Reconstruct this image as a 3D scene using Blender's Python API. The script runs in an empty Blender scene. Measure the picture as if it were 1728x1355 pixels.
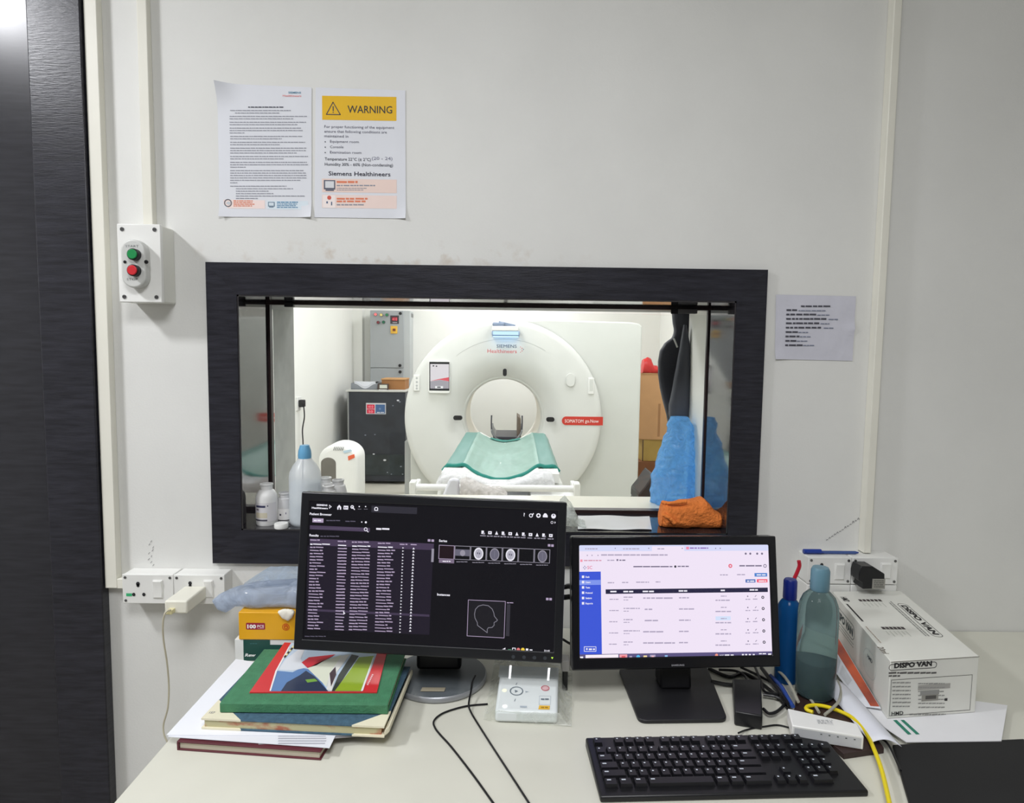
import bpy, bmesh, math, random
from mathutils import Vector, Matrix, noise
random.seed(7)
C = bpy.context.scene.collection
SC = bpy.context.scene

# ---------------------------------------------------------------- camera, lights, exposure
F, CX, CY = 1080.0, 864.0, 677.5
CAM = Vector((0, -1.65, 1.47))
YAW, PITCH, ROLL = 0.010, 0.0778, 0.0125
def cam_axes():
    cy, sy, cp, sp = math.cos(YAW), math.sin(YAW), math.cos(PITCH), math.sin(PITCH)
    f = Vector((sy*cp, cy*cp, -sp)); r = Vector((cy, -sy, 0)); u = r.cross(f)
    c, s = math.cos(ROLL), math.sin(ROLL)
    return c*r + s*u, -s*r + c*u, f
RX, UP, FW = cam_axes()
cd = bpy.data.cameras.new('camera'); cam = bpy.data.objects.new('camera', cd); C.objects.link(cam)
m = Matrix((RX, UP, -FW)).transposed().to_4x4(); m.translation = CAM
cam.matrix_world = m
cd.sensor_width = 36; cd.lens = 36*F/1728; cd.clip_start = .02
SC.camera = cam
SC.view_settings.view_transform = 'Standard'; SC.view_settings.look = 'None'
SC.view_settings.exposure = 0.0; SC.view_settings.gamma = 1; SC.view_settings.use_curve_mapping = False
w = bpy.data.worlds.new('world'); SC.world = w; w.use_nodes = True
w.node_tree.nodes['Background'].inputs[0].default_value = (.8, .9, 1, 1)
w.node_tree.nodes['Background'].inputs[1].default_value = .05
def area(name, loc, size, power, col=(1, 1, 1), rot=(0, 0, 0), sy=None, shape='RECTANGLE'):
    l = bpy.data.lights.new(name, 'AREA'); l.energy = power; l.color = col; l.shape = shape
    l.size = size; l.size_y = sy or size
    o = bpy.data.objects.new(name, l); C.objects.link(o); o.location = loc; o.rotation_euler = rot
    return o
area('control_ceiling_lamp', (-2.1, -1.02, 2.86), .32, 44, (.99, 1, 1.04), shape='DISK')
area('control_fill_light', (-.1, -2.0, 2.86), .9, 46, (.99, 1, 1.03))  # unseen fill light, added to even out brightness across the control room
for px_, py_, e_ in ((-.9, 1.5, 29), (.95, 1.5, 15), (-.8, 3.6, 22), (.9, 3.6, 19), (.0, 5.5, 31)):
    area('scan_ceiling_panel', (px_, py_, 2.86), .6, e_, (1, 1, 1.06))

# ---------------------------------------------------------------- projection helpers (pixel of the photograph -> point on a plane of the place)
def ray(x, y): return FW + RX*((x-CX)/F) - UP*((y-CY)/F)
def Py(x, y, Y):
    d = ray(x, y); return CAM + d*((Y-CAM.y)/d.y)
def Pz(x, y, Z):
    d = ray(x, y); return CAM + d*((Z-CAM.z)/d.z)
def Px(x, y, X):
    d = ray(x, y); return CAM + d*((X-CAM.x)/d.x)
class Surf:
    "a flat face in the place: origin, two axes; local() gives the spot on it seen at a pixel of the photograph"
    def __init__(s, o, ux, uy, zoom=(0, 0, 1)):
        s.o = Vector(o); s.ux = Vector(ux).normalized(); s.uy = Vector(uy).normalized(); s.n = s.ux.cross(s.uy).normalized(); s.z = zoom
    def uv(s, x, y):
        x = s.z[0]+x*s.z[2]; y = s.z[1]+y*s.z[2]
        d = ray(x, y); p = CAM + d*((s.o-CAM).dot(s.n)/d.dot(s.n)); q = p-s.o
        return q.dot(s.ux), q.dot(s.uy)
    def w(s, u, v, e=0): return s.o + s.ux*u + s.uy*v + s.n*e

# ---------------------------------------------------------------- materials
def lin(c):
    return tuple((x/255/12.92 if x <= 10.3 else ((x/255+.055)/1.055)**2.4) for x in c[:3]) + (1,)
MC = {}
def mat(name, rgb, rough=.5, metal=0, spec=.5, var=.06, scale=8, stretch=(1, 1, 1), bump=0, bscale=60, alpha=1, trans=0, ior=1.45, emit=0, coat=0, rgb2=None, world=False, contrast=(.3, .7)):
    if name in MC: return MC[name]
    mt = bpy.data.materials.new(name); mt.use_nodes = True; MC[name] = mt
    nt = mt.node_tree; b = nt.nodes['Principled BSDF']; L = nt.links
    b.inputs['Roughness'].default_value = rough; b.inputs['Metallic'].default_value = metal
    b.inputs['Specular IOR Level'].default_value = spec; b.inputs['Alpha'].default_value = alpha
    b.inputs['Transmission Weight'].default_value = trans; b.inputs['IOR'].default_value = ior
    b.inputs['Coat Weight'].default_value = coat; b.inputs['Coat Roughness'].default_value = .04
    c = lin(rgb)
    tc = nt.nodes.new('ShaderNodeTexCoord'); mp = nt.nodes.new('ShaderNodeMapping'); L.new(tc.outputs['Object'], mp.inputs[0])
    mp.inputs['Scale'].default_value = stretch
    nz = nt.nodes.new('ShaderNodeTexNoise'); nz.inputs['Scale'].default_value = scale; nz.inputs['Detail'].default_value = 6; L.new(mp.outputs[0], nz.inputs[0])
    rp = nt.nodes.new('ShaderNodeValToRGB'); L.new(nz.outputs[0], rp.inputs[0])
    c2 = lin(rgb2) if rgb2 else tuple(max(0, x*(1-var)) for x in c[:3])+(1,)
    c1 = c if rgb2 else tuple(min(1, x*(1+var*.5)) for x in c[:3])+(1,)
    rp.color_ramp.elements[0].position = contrast[0]; rp.color_ramp.elements[1].position = contrast[1]
    rp.color_ramp.elements[0].color = c2; rp.color_ramp.elements[1].color = c1
    L.new(rp.outputs[0], b.inputs['Base Color'])
    if emit:
        b.inputs['Emission Color'].default_value = c; b.inputs['Emission Strength'].default_value = emit
    if bump:
        n2 = nt.nodes.new('ShaderNodeTexNoise'); n2.inputs['Scale'].default_value = bscale; n2.inputs['Detail'].default_value = 4; L.new(mp.outputs[0], n2.inputs[0])
        bp = nt.nodes.new('ShaderNodeBump'); bp.inputs['Strength'].default_value = bump; bp.inputs['Distance'].default_value = .01
        L.new(n2.outputs[0], bp.inputs['Height']); L.new(bp.outputs[0], b.inputs['Normal'])
    return mt
def ink(rgb, rough=.6):
    return mat('ink_%d_%d_%d' % tuple(rgb), rgb, rough, var=.03)
def glow(rgb, s=1.0):
    n = 'glow_%d_%d_%d_%d' % (*rgb, int(s*100))
    if n in MC: return MC[n]
    mt = bpy.data.materials.new(n); mt.use_nodes = True; MC[n] = mt
    b = mt.node_tree.nodes['Principled BSDF']; b.inputs['Base Color'].default_value = (.005, .005, .006, 1); b.inputs['Roughness'].default_value = .22
    b.inputs['Specular IOR Level'].default_value = .3
    b.inputs['Emission Color'].default_value = lin(rgb); b.inputs['Emission Strength'].default_value = s
    return mt
def film(name, tint, clear=.6, rough=.15, body=.25, bump=.6, bscale=35):
    "thin plastic film: see-through share, a little milky body, gloss"
    if name in MC: return MC[name]
    mt = bpy.data.materials.new(name); mt.use_nodes = True; MC[name] = mt
    nt = mt.node_tree; nt.nodes.clear(); L = nt.links; N = nt.nodes.new
    out = N('ShaderNodeOutputMaterial'); tr = N('ShaderNodeBsdfTransparent'); tr.inputs[0].default_value = tuple(x**.45 for x in lin(tint)[:3])+(1,)
    pb = N('ShaderNodeBsdfPrincipled'); pb.inputs['Base Color'].default_value = lin(tint); pb.inputs['Roughness'].default_value = rough
    tl = N('ShaderNodeBsdfTranslucent'); tl.inputs[0].default_value = lin(tint)
    m1 = N('ShaderNodeMixShader'); m1.inputs[0].default_value = body; L.new(pb.outputs[0], m1.inputs[1]); L.new(tl.outputs[0], m1.inputs[2])
    tc = N('ShaderNodeTexCoord'); nz = N('ShaderNodeTexNoise'); nz.inputs['Scale'].default_value = bscale; nz.inputs['Detail'].default_value = 3; nz.inputs['Distortion'].default_value = 1.2
    L.new(tc.outputs['Object'], nz.inputs[0]); bp = N('ShaderNodeBump'); bp.inputs['Strength'].default_value = bump; bp.inputs['Distance'].default_value = .01
    L.new(nz.outputs[0], bp.inputs['Height']); L.new(bp.outputs[0], pb.inputs['Normal'])
    mr = N('ShaderNodeMapRange'); mr.inputs[1].default_value = .35; mr.inputs[2].default_value = .7; mr.inputs[3].default_value = min(1, clear+.2); mr.inputs[4].default_value = max(0, clear-.3)
    L.new(nz.outputs[0], mr.inputs[0])
    m2 = N('ShaderNodeMixShader'); L.new(mr.outputs[0], m2.inputs[0]); L.new(m1.outputs[0], m2.inputs[1]); L.new(tr.outputs[0], m2.inputs[2])
    L.new(m2.outputs[0], out.inputs[0]); return mt
def pane_mat():
    mt = bpy.data.materials.new('window_glass'); mt.use_nodes = True; nt = mt.node_tree; nt.nodes.clear(); N = nt.nodes.new; L = nt.links
    out = N('ShaderNodeOutputMaterial'); tr = N('ShaderNodeBsdfTransparent'); tr.inputs[0].default_value = (.985, .995, .985, 1)
    gl = N('ShaderNodeBsdfGlossy'); gl.inputs['Roughness'].default_value = .01
    fr = N('ShaderNodeFresnel'); fr.inputs[0].default_value = 1.35
    mx = N('ShaderNodeMixShader'); L.new(fr.outputs[0], mx.inputs[0]); L.new(tr.outputs[0], mx.inputs[1]); L.new(gl.outputs[0], mx.inputs[2]); L.new(mx.outputs[0], out.inputs[0])
    return mt
WALL = mat('painted_wall', (226, 226, 222), .55, var=.05, scale=3, bump=.05, bscale=180)
WALLS = mat('painted_wall_scan', (240, 240, 234), .6, var=.03, scale=2)
BLACK_LAM = mat('black_woodgrain_laminate', (46, 46, 54), .3, var=.5, scale=14, stretch=(1, 1, 9), bump=.08, bscale=50, rgb2=(29, 29, 35))
BLACK_LAMH = mat('black_woodgrain_laminate_level', (46, 46, 54), .3, var=.5, scale=14, stretch=(1, 9, 9), bump=.08, bscale=50, rgb2=(29, 29, 35))
GLOSS_LAM = mat('glossy_black_laminate', (44, 42, 46), .06, var=.3, scale=12, ior=2.3)
WHITE_PL = mat('white_plastic', (236, 236, 232), .35, var=.03)
PVC = mat('white_pvc_trunking', (232, 230, 218), .4, var=.04, scale=5)
BLK = mat('black_plastic', (22, 22, 25), .38, var=.2)
BLKS = mat('black_satin_plastic', (26, 27, 31), .28, var=.15)
STEEL = mat('screw_steel', (120, 120, 120), .35, metal=.8)
PAPER = mat('white_paper', (226, 228, 234), .7, var=.03)
DARKBROWN = mat('dark_brown_aluminium', (44, 30, 30), .35, var=.15)
DESK = mat('cream_desk_laminate', (214, 213, 200), .38, var=.04, scale=6)
GANTRY = mat('gantry_shell', (222, 223, 218), .38, var=.015)

# ---------------------------------------------------------------- mesh builder
FONT_CACHE = {}
def glyphs(s, bold):
    k = (s, bold)
    if k not in FONT_CACHE:
        cu = bpy.data.curves.new('t', 'FONT'); cu.body = s; cu.size = 1; cu.resolution_u = 2; cu.offset = bold
        o = bpy.data.objects.new('t', cu); C.objects.link(o)
        me = bpy.data.meshes.new_from_object(o, depsgraph=bpy.context.evaluated_depsgraph_get())
        vs = [v.co.copy() for v in me.vertices]; fs = [tuple(p.vertices) for p in me.polygons]
        x0 = min(v.x for v in vs); x1 = max(v.x for v in vs)
        FONT_CACHE[k] = ([(v.x-x0, v.y) for v in vs], fs, x1-x0)
        bpy.data.objects.remove(o); bpy.data.curves.remove(cu); bpy.data.meshes.remove(me)
    return FONT_CACHE[k]
def spline(pts, n=6):
    pts = [Vector(p) for p in pts]
    if len(pts) < 3: return pts
    out = []
    P = [pts[0]*2-pts[1]] + pts + [pts[-1]*2-pts[-2]]
    for i in range(1, len(P)-2):
        a, b, c, d = P[i-1:i+3]
        for k in range(n):
            t = k/n
            out.append(.5*((2*b)+(c-a)*t+(2*a-5*b+4*c-d)*t*t+(3*b-a-3*c+d)*t**3))
    out.append(pts[-1]); return out
class MB:
    def __init__(s): s.v = []; s.f = []; s.mi = []; s.ms = []; s.M = Matrix.Identity(4)
    def add(s, vs, fs, m):
        if m not in s.ms: s.ms.append(m)
        k = s.ms.index(m); b = len(s.v)
        s.v += [s.M @ Vector(v) for v in vs]
        for f in fs: s.f.append(tuple(i+b for i in f)); s.mi.append(k)
        return s
    def hexa(s, c, m): # 4 bottom ccw, 4 top ccw
        return s.add(c, [(3, 2, 1, 0), (4, 5, 6, 7), (0, 1, 5, 4), (1, 2, 6, 5), (2, 3, 7, 6), (3, 0, 4, 7)], m)
    def box(s, x0, x1, y0, y1, z0, z1, m):
        return s.hexa([(x0, y0, z0), (x1, y0, z0), (x1, y1, z0), (x0, y1, z0), (x0, y0, z1), (x1, y0, z1), (x1, y1, z1), (x0, y1, z1)], m)
    def prism(s, pts, d, m): # outline in space, pushed by vector d
        n = len(pts); a = [Vector(p) for p in pts]; d = Vector(d); b = [p+d for p in a]
        nm = Vector((0, 0, 0))
        for i in range(n): nm += a[i].cross(a[(i+1) % n])
        if nm.dot(d) < 0: a.reverse(); b.reverse()
        return s.add(a+b, [tuple(range(n))[::-1], tuple(range(n, 2*n))] + [(i, (i+1) % n, n+(i+1) % n, n+i) for i in range(n)], m)
    def cyl(s, p0, p1, r0, m, r1=None, n=24, cap=True):
        p0, p1 = Vector(p0), Vector(p1); r1 = r0 if r1 is None else r1
        d = (p1-p0).normalized(); a = d.orthogonal().normalized(); b = d.cross(a)
        vs = [p0+(a*math.cos(t)+b*math.sin(t))*r0 for t in [2*math.pi*i/n for i in range(n)]] + [p1+(a*math.cos(t)+b*math.sin(t))*r1 for t in [2*math.pi*i/n for i in range(n)]]
        fs = [(i, (i+1) % n, n+(i+1) % n, n+i) for i in range(n)]
        if cap: fs += [tuple(range(n))[::-1], tuple(range(n, 2*n))]
        return s.add(vs, fs, m)
    def tube(s, pts, r, m, n=8, smooth=6):
        P = spline(pts, smooth) if smooth else [Vector(p) for p in pts]
        vs = []; k = len(P); up = None
        for i, p in enumerate(P):
            d = (P[min(i+1, k-1)]-P[max(i-1, 0)]).normalized()
            a = d.orthogonal().normalized() if up is None else (up-d*up.dot(d)).normalized()
            up = a; b = d.cross(a)
            vs += [p+(a*math.cos(t)+b*math.sin(t))*r for t in [2*math.pi*j/n for j in range(n)]]
        fs = [(i*n+j, i*n+(j+1) % n, (i+1)*n+(j+1) % n, (i+1)*n+j) for i in range(k-1) for j in range(n)]
        fs += [tuple(range(n))[::-1], tuple(range((k-1)*n, k*n))]
        return s.add(vs, fs, m)
    def lathe(s, prof, m, o=(0, 0, 0), n=40, axis='z', sx=1, sy=1):
        o = Vector(o); vs = []
        for r, z in prof:
            for j in range(n):
                t = 2*math.pi*j/n; a, b = r*math.cos(t)*sx, r*math.sin(t)*sy
                vs.append(o+(Vector((a, b, z)) if axis == 'z' else Vector((a, z, b))))
        k = len(prof)
        fs = [(i*n+j, i*n+(j+1) % n, (i+1)*n+(j+1) % n, (i+1)*n+j) for i in range(k-1) for j in range(n)]
        if axis != 'z': fs = [f[::-1] for f in fs]
        if prof[0][0] > 1e-6 and prof[0][0] < 9: pass
        return s.add(vs, fs, m)
    def grid(s, fn, nu, nv, m, closed=False):
        vs = [fn(i/nu, j/nv) for i in range(nu+1) for j in range(nv+1)]
        fs = [(i*(nv+1)+j, (i+1)*(nv+1)+j, (i+1)*(nv+1)+j+1, i*(nv+1)+j+1) for i in range(nu) for j in range(nv)]
        return s.add(vs, fs, m)
    def loft(s, rows, m, n=28, amp=0, freq=20, flat=1, cap=True, sq=1.0):
        "rows: (centre, half width vector, half depth vector); closed rounded body, wrinkled by noise"
        vs = []
        rows = [tuple(Vector(q) for q in r) for r in rows]
        if amp and len(rows) < 30:
            rr = []
            for r0_, r1_ in zip(rows, rows[1:]):
                for k in range(4): rr.append(tuple(p.lerp(q, k/4) for p, q in zip(r0_, r1_)))
            rows = rr+[rows[-1]]
        for c, a, b in rows:
            for j in range(n):
                t = 2*math.pi*j/n; cs, sn = math.cos(t), math.sin(t)
                d = a*(abs(cs)**sq*(1 if cs >= 0 else -1)) + b*(abs(sn)**sq*(1 if sn >= 0 else -1))
                p = c+d
                if amp: p = p + d.normalized()*amp*((.3-1.3*abs(noise.noise(p*freq*.8))) + .4*(.5-abs(noise.noise(p*freq*2.1+Vector((7, 3, 1))))))
                vs.append(p)
        k = len(rows); fs = [(i*n+j, i*n+(j+1) % n, (i+1)*n+(j+1) % n, (i+1)*n+j) for i in range(k-1) for j in range(n)]
        if cap: fs += [tuple(range(n))[::-1], tuple(range((k-1)*n, k*n))]
        return s.add(vs, fs, m)
    # --- drawing on a Surf (pixel coordinates of that Surf's zoom)
    def srect(s, S, x0, y0, x1, y1, m, e=.0005):
        u0, v0 = S.uv(x0, y0); u1, v1 = S.uv(x1, y1)
        return s.suv(S, u0, v1, u1, v0, m, e)
    def suv(s, S, u0, v0, u1, v1, m, e=.0005):
        return s.add([S.w(u0, v0, e), S.w(u1, v0, e), S.w(u1, v1, e), S.w(u0, v1, e)], [(0, 1, 2, 3)], m)
    def spoly(s, S, pts, m, e=.0005):
        q = [S.w(*S.uv(*p), e) for p in pts]
        ar = sum((S.uv(*pts[i])[0]*S.uv(*pts[(i+1) % len(pts)])[1]-S.uv(*pts[(i+1) % len(pts)])[0]*S.uv(*pts[i])[1]) for i in range(len(pts)))
        f = tuple(range(len(pts)))
        return s.add(q, [f if ar > 0 else f[::-1]], m)
    def sring(s, S, x, y, r, t, m, e=.0006, n=28, sx=1, sy=1):
        u, v = S.uv(x, y); R = abs(S.uv(x+r, y)[0]-u); T = R*t/r
        vs = []
        for j in range(n):
            a = 2*math.pi*j/n; c, d = math.cos(a)*sx, math.sin(a)*sy
            vs += [S.w(u+R*c, v+R*d, e), S.w(u+(R-T)*c, v+(R-T)*d, e)]
        return s.add(vs, [(2*j, (2*j+2) % (2*n), (2*j+3) % (2*n), 2*j+1) for j in range(n)], m)
    def sdisc(s, S, x, y, r, m, e=.0006, n=20, sx=1, sy=1):
        u, v = S.uv(x, y); R = abs(S.uv(x+r, y)[0]-u)
        return s.add([S.w(u+R*sx*math.cos(2*math.pi*j/n), v+R*sy*math.sin(2*math.pi*j/n), e) for j in range(n)], [tuple(range(n))], m)
    def sline(s, S, pts, t, m, e=.0006):
        q = [Vector(S.uv(*p)) for p in pts]; T = abs(S.uv(pts[0][0]+t, pts[0][1])[0]-S.uv(*pts[0])[0])/2
        for a, b in zip(q, q[1:]):
            d = (b-a).normalized(); nn = Vector((-d.y, d.x))*T; a2, b2 = a-d*T*.6, b+d*T*.6
            s.add([S.w(*(a2-nn), e), S.w(*(b2-nn), e), S.w(*(b2+nn), e), S.w(*(a2+nn), e)], [(0, 1, 2, 3)], m)
        return s
    def stext(s, S, txt, x, y, h, m, wd=None, bold=.0, e=.0006, vert=None, shear=0):
        "x, y: left end of the baseline; h: cap height; wd: width; all in the Surf's pixels"
        g, fs, W = glyphs(txt, bold); u, v = S.uv(x, y)
        H = abs(S.uv(x, y-h)[1]-v)/.69
        sx = H
        if wd: sx = abs(S.uv(x+wd, y)[0]-u)/W
        return s.add([S.w(u+(a+b*shear)*sx, v+b*H, e) for a, b in g], fs, m)
    def sdash(s, S, x0, x1, y, h, m, seed=0, e=.0005, gap=.35, word=5):
        "a line of print too small to read: a row of word-long strokes"
        rd = random.Random(seed); x = x0
        while x < x1-h:
            L = min(h*rd.uniform(1.4, word), x1-x)
            s.srect(S, x, y-h, x+L, y, m, e); x += L+h*rd.uniform(gap, gap*2)
        return s
    def build(s, name, parent=None, bevel=0, seg=2, smooth=35, solid=0, subsurf=0):
        inv = WORLD[parent.name].inverted() if parent else Matrix.Identity(4)
        me = bpy.data.meshes.new(name)
        me.from_pydata([inv @ v for v in s.v], [], s.f)
        for mm in s.ms: me.materials.append(mm)
        me.polygons.foreach_set('material_index', s.mi)
        me.validate(); me.update()
        if smooth:
            me.polygons.foreach_set('use_smooth', [True]*len(me.polygons)); me.set_sharp_from_angle(angle=math.radians(smooth))
        o = bpy.data.objects.new(name, me); C.objects.link(o)
        if parent: o.parent = parent; WORLD[o.name] = WORLD[parent.name].copy()
        else: WORLD[o.name] = Matrix.Identity(4)
        if solid:
            md = o.modifiers.new('solid', 'SOLIDIFY'); md.thickness = solid; md.offset = 0
        if bevel:
            md = o.modifiers.new('bevel', 'BEVEL'); md.width = bevel; md.segments = seg; md.limit_method = 'ANGLE'; md.angle_limit = .6
        if subsurf:
            md = o.modifiers.new('sub', 'SUBSURF'); md.levels = subsurf; md.render_levels = subsurf
        return o
WORLD = {}
def tag(o, label=None, cat=None, group=None, kind=None):
    for k, v in (('label', label), ('category', cat), ('group', group), ('kind', kind)):
        if v: o[k] = v
    return o
def thing(name, label, cat, loc=(0, 0, 0), rz=0, group=None, M=None, kind=None):
    o = bpy.data.objects.new(name, None); C.objects.link(o); o.empty_display_size = .05
    mm = M if M is not None else Matrix.Translation(Vector(loc)) @ Matrix.Rotation(rz, 4, 'Z')
    o.matrix_world = mm; WORLD[o.name] = mm.copy()
    return tag(o, label, cat, group, kind)
def solo(o, label, cat, group=None):
    "a thing that is one mesh: move its origin to its base"
    me = o.data; c = sum((v.co for v in me.vertices), Vector())/len(me.vertices); z = min(v.co.z for v in me.vertices)
    off = Vector((c.x, c.y, z)); me.transform(Matrix.Translation(-off)); o.location = off
    WORLD[o.name] = Matrix.Translation(off)
    return tag(o, label, cat, group)
def rrect(u0, v0, u1, v1, r, n=5):
    out = []
    for cx, cy, a0 in ((u1-r, v1-r, 0), (u0+r, v1-r, 90), (u0+r, v0+r, 180), (u1-r, v0+r, 270)):
        for k in range(n+1):
            a = math.radians(a0+90*k/n); out.append((cx+r*math.cos(a), cy+r*math.sin(a)))
    return out
WZ = Surf((0, 0, 0), (1, 0, 0), (0, 0, 1))
DZ = .74      # desk top

# ---------------------------------------------------------------- setting: control room
X0, X1, Z0, Z1 = -.7589, .6616, .91, 1.685          # outer edge of the window frame
WI, WB, WT, TH = .0764, .0888, .080, .4105
XI0, XI1, ZI0, ZI1 = X0+WI, X1-WI, Z0+WB, Z1-WT      # opening
RL, RR, RB, CH = -3.0, 2.3, -4.4, 2.9
def struct(o): o['kind'] = 'structure'; return o
def stain_wall():
    mt = WALL.copy(); mt.name = 'painted_wall_with_stains'; nt = mt.node_tree; N = nt.nodes.new; L = nt.links
    b = nt.nodes['Principled BSDF']; src = b.inputs['Base Color'].links[0].from_socket
    tc = N('ShaderNodeTexCoord'); sp = N('ShaderNodeSeparateXYZ'); L.new(tc.outputs['Object'], sp.inputs[0])
    def band(sock, c, hw):
        a = N('ShaderNodeMath'); a.operation = 'SUBTRACT'; L.new(sock, a.inputs[0]); a.inputs[1].default_value = c
        d = N('ShaderNodeMath'); d.operation = 'ABSOLUTE'; L.new(a.outputs[0], d.inputs[0])
        r = N('ShaderNodeMapRange'); r.inputs[1].default_value = 0; r.inputs[2].default_value = hw; r.inputs[3].default_value = 1; r.inputs[4].default_value = 0; L.new(d.outputs[0], r.inputs[0])
        return r.outputs[0]
    def mul(a, c):
        q = N('ShaderNodeMath'); q.operation = 'MULTIPLY'; L.new(a, q.inputs[0]); L.new(c, q.inputs[1]); return q.outputs[0]
    z = band(sp.outputs['Z'], 1.712, .04)
    nz = N('ShaderNodeTexNoise'); nz.inputs['Scale'].default_value = 17; nz.inputs['Detail'].default_value = 5; L.new(tc.outputs['Object'], nz.inputs[0])
    r = N('ShaderNodeMapRange'); r.inputs[1].default_value = .52; r.inputs[2].default_value = .7; r.inputs[4].default_value = 1.0; L.new(nz.outputs[0], r.inputs[0])
    xm = band(sp.outputs['X'], -.3, .55)
    f1 = mul(mul(z, r.outputs[0]), xm)
    mx = N('ShaderNodeMix'); mx.data_type = 'RGBA'; L.new(f1, mx.inputs[0]); L.new(src, mx.inputs[6]); mx.inputs[7].default_value = lin((172, 142, 104))
    L.new(mx.outputs[2], b.inputs['Base Color']); return mt
SW = stain_wall()
b = MB()
def wall_with_hole(b, xa, xb, za, zb, y0, y1, m):
    b.box(xa, XI0, y0, y1, za, zb, m); b.box(XI1, xb, y0, y1, za, zb, m)
    b.box(XI0, XI1, y0, y1, za, ZI0, m); b.box(XI0, XI1, y0, y1, ZI1, zb, m)
wall_with_hole(b, RL, RR, 0, CH, 0, .2, SW)
wf = struct(b.build('wall_front', smooth=0))
PENCIL = ink((120, 118, 122))
b = MB(); S = Surf((0, -.0006, 0), (1, 0, 0), (0, 0, 1))
rd = random.Random(3)
for k in range(13):                                     # slanting pencilled words above the right socket box
    x = 1394+k*4.4; y = 912-k*2.9
    b.sline(S, [(x, y), (x+1.5, y-3*rd.random()-1), (x+3, y-1)], .8, PENCIL)
for k in range(9):                                      # small upright scribble above the left socket boxes
    x = 253+rd.uniform(-3, 6); y = 915+k*5
    b.sline(S, [(x, y), (x+3*rd.random(), y-3)], .8, PENCIL)
b.build('pencil_scribble', wf, smooth=0)
def slab(name, x0, x1, y0, y1, z0, z1, m): return struct(MB().box(x0, x1, y0, y1, z0, z1, m).build(name, smooth=0))
FLOOR = mat('grey_tile_floor', (150, 146, 138), .35, var=.2, scale=4)
CEIL = mat('white_ceiling', (235, 235, 230), .8, var=.02)
slab('floor', RL-.1, RR+.1, RB-.1, .2, -.06, 0, FLOOR)
slab('ceiling', RL-.1, RR+.1, RB-.1, .2, CH, CH+.06, CEIL)
slab('wall_left', RL-.1, RL, RB, 0, 0, CH, WALL)
slab('wall_right', RR, RR+.1, RB, 0, 0, CH, WALL)
slab('wall_back', RL, RR, RB-.1, RB, 0, CH, mat('grey_back_wall', (150, 148, 148), .6, var=.05, scale=2))
# scan room
SL, SR, SF = -1.86, 1.9, 6.3
b = MB(); wall_with_hole(b, SL, SR, 0, CH, .2, TH, WALLS); struct(b.build('wall_divider', smooth=0))
slab('floor_scan_room', SL-.1, SR+.1, .2, SF+.1, -.06, 0, mat('pale_vinyl_floor', (214, 210, 196), .35, var=.06, scale=5))
slab('ceiling_scan_room', SL-.1, SR+.1, .2, SF+.1, CH, CH+.06, CEIL)
slab('wall_scan_left', SL-.1, SL, .2, SF, 0, CH, WALLS)
slab('wall_scan_right', SR, SR+.1, .2, SF, 0, CH, WALLS)
slab('wall_scan_far', SL-.1, SR+.1, SF, SF+.1, 0, CH, WALLS)
slab('column_scan_corner', SL, SL+.11, SF-.12, SF, 0, CH, WALLS)
# door frame on the left
b = MB(); DX = -1.037
b.box(DX-.13, DX, -.03, 0, 0, CH-.35, BLACK_LAM); b.box(DX-1.13, DX-1.0, -.03, 0, 0, CH-.35, BLACK_LAM); b.box(DX-1.0, DX-.13, -.03, 0, CH-.48, CH-.35, BLACK_LAM)
d1 = struct(b.build('door_1', bevel=.003))
b = MB(); b.box(DX-1.0, DX-.13, -.012, 0, 0, CH-.48, mat('dark_grey_door_laminate', (44, 44, 49), .25, var=.3, scale=10, stretch=(1, 1, 9))); b.build('door_leaf', d1, smooth=0)
b = MB(); b.cyl((DX-.9, -.012, 1.0), (DX-.9, -.05, 1.0), .01, STEEL); b.cyl((DX-.9, -.045, 1.0), (DX-.78, -.045, 1.0), .009, STEEL); b.build('door_handle', d1)
# window
win = thing('window_1', None, None, (0, 0, Z0), kind='structure')
YP = .205
b = MB(); e = -.012
for pts, mm in (([(X0, Z1), (X1, Z1), (XI1, ZI1), (XI0, ZI1)], BLACK_LAMH), ([(X0, Z0), (XI0, ZI0), (XI1, ZI0), (X1, Z0)], BLACK_LAMH),
                ([(X0, Z0), (X0, Z1), (XI0, ZI1), (XI0, ZI0)], BLACK_LAM), ([(X1, Z0), (XI1, ZI0), (XI1, ZI1), (X1, Z1)], BLACK_LAM)):
    b.prism([(p[0], 0, p[1]) for p in pts], (0, e, 0), mm)
b.build('architrave', win, smooth=0)
b = MB(); t = .004
b.box(XI0, XI0+t, -.01, YP, ZI0, ZI1, GLOSS_LAM); b.box(XI1-t, XI1, -.01, YP, ZI0, ZI1, GLOSS_LAM)
b.box(XI0, XI1, -.01, YP, ZI1-t, ZI1, GLOSS_LAM); b.build('jamb_lining', win, smooth=0)
b = MB(); b.box(XI0, XI1, -.01, YP, ZI0-.001, ZI0+.003, GLOSS_LAM); b.build('sill', win, smooth=0)
b = MB(); b.box(XI0, XI1, YP, TH, ZI0-.001, ZI0+.003, mat('cream_sill_stone', (226, 222, 206), .2, var=.06, scale=9, stretch=(.3, 1, 1))); b.build('rear_sill', win, smooth=0)
b = MB(); b.box(XI0-.0005, XI0+.004, YP+.001, TH-.001, ZI0+.003, ZI1, mat('shaded_reveal_grey', (172, 174, 172), .7, var=.12, scale=20)); b.box(XI0+.004, XI1, YP+.001, TH-.001, ZI1-.004, ZI1, MC['shaded_reveal_grey']); b.build('rear_reveal', win, smooth=0)  # grey panels put the shade on the rear reveal into its colour
b = MB(); s_ = .02
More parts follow.
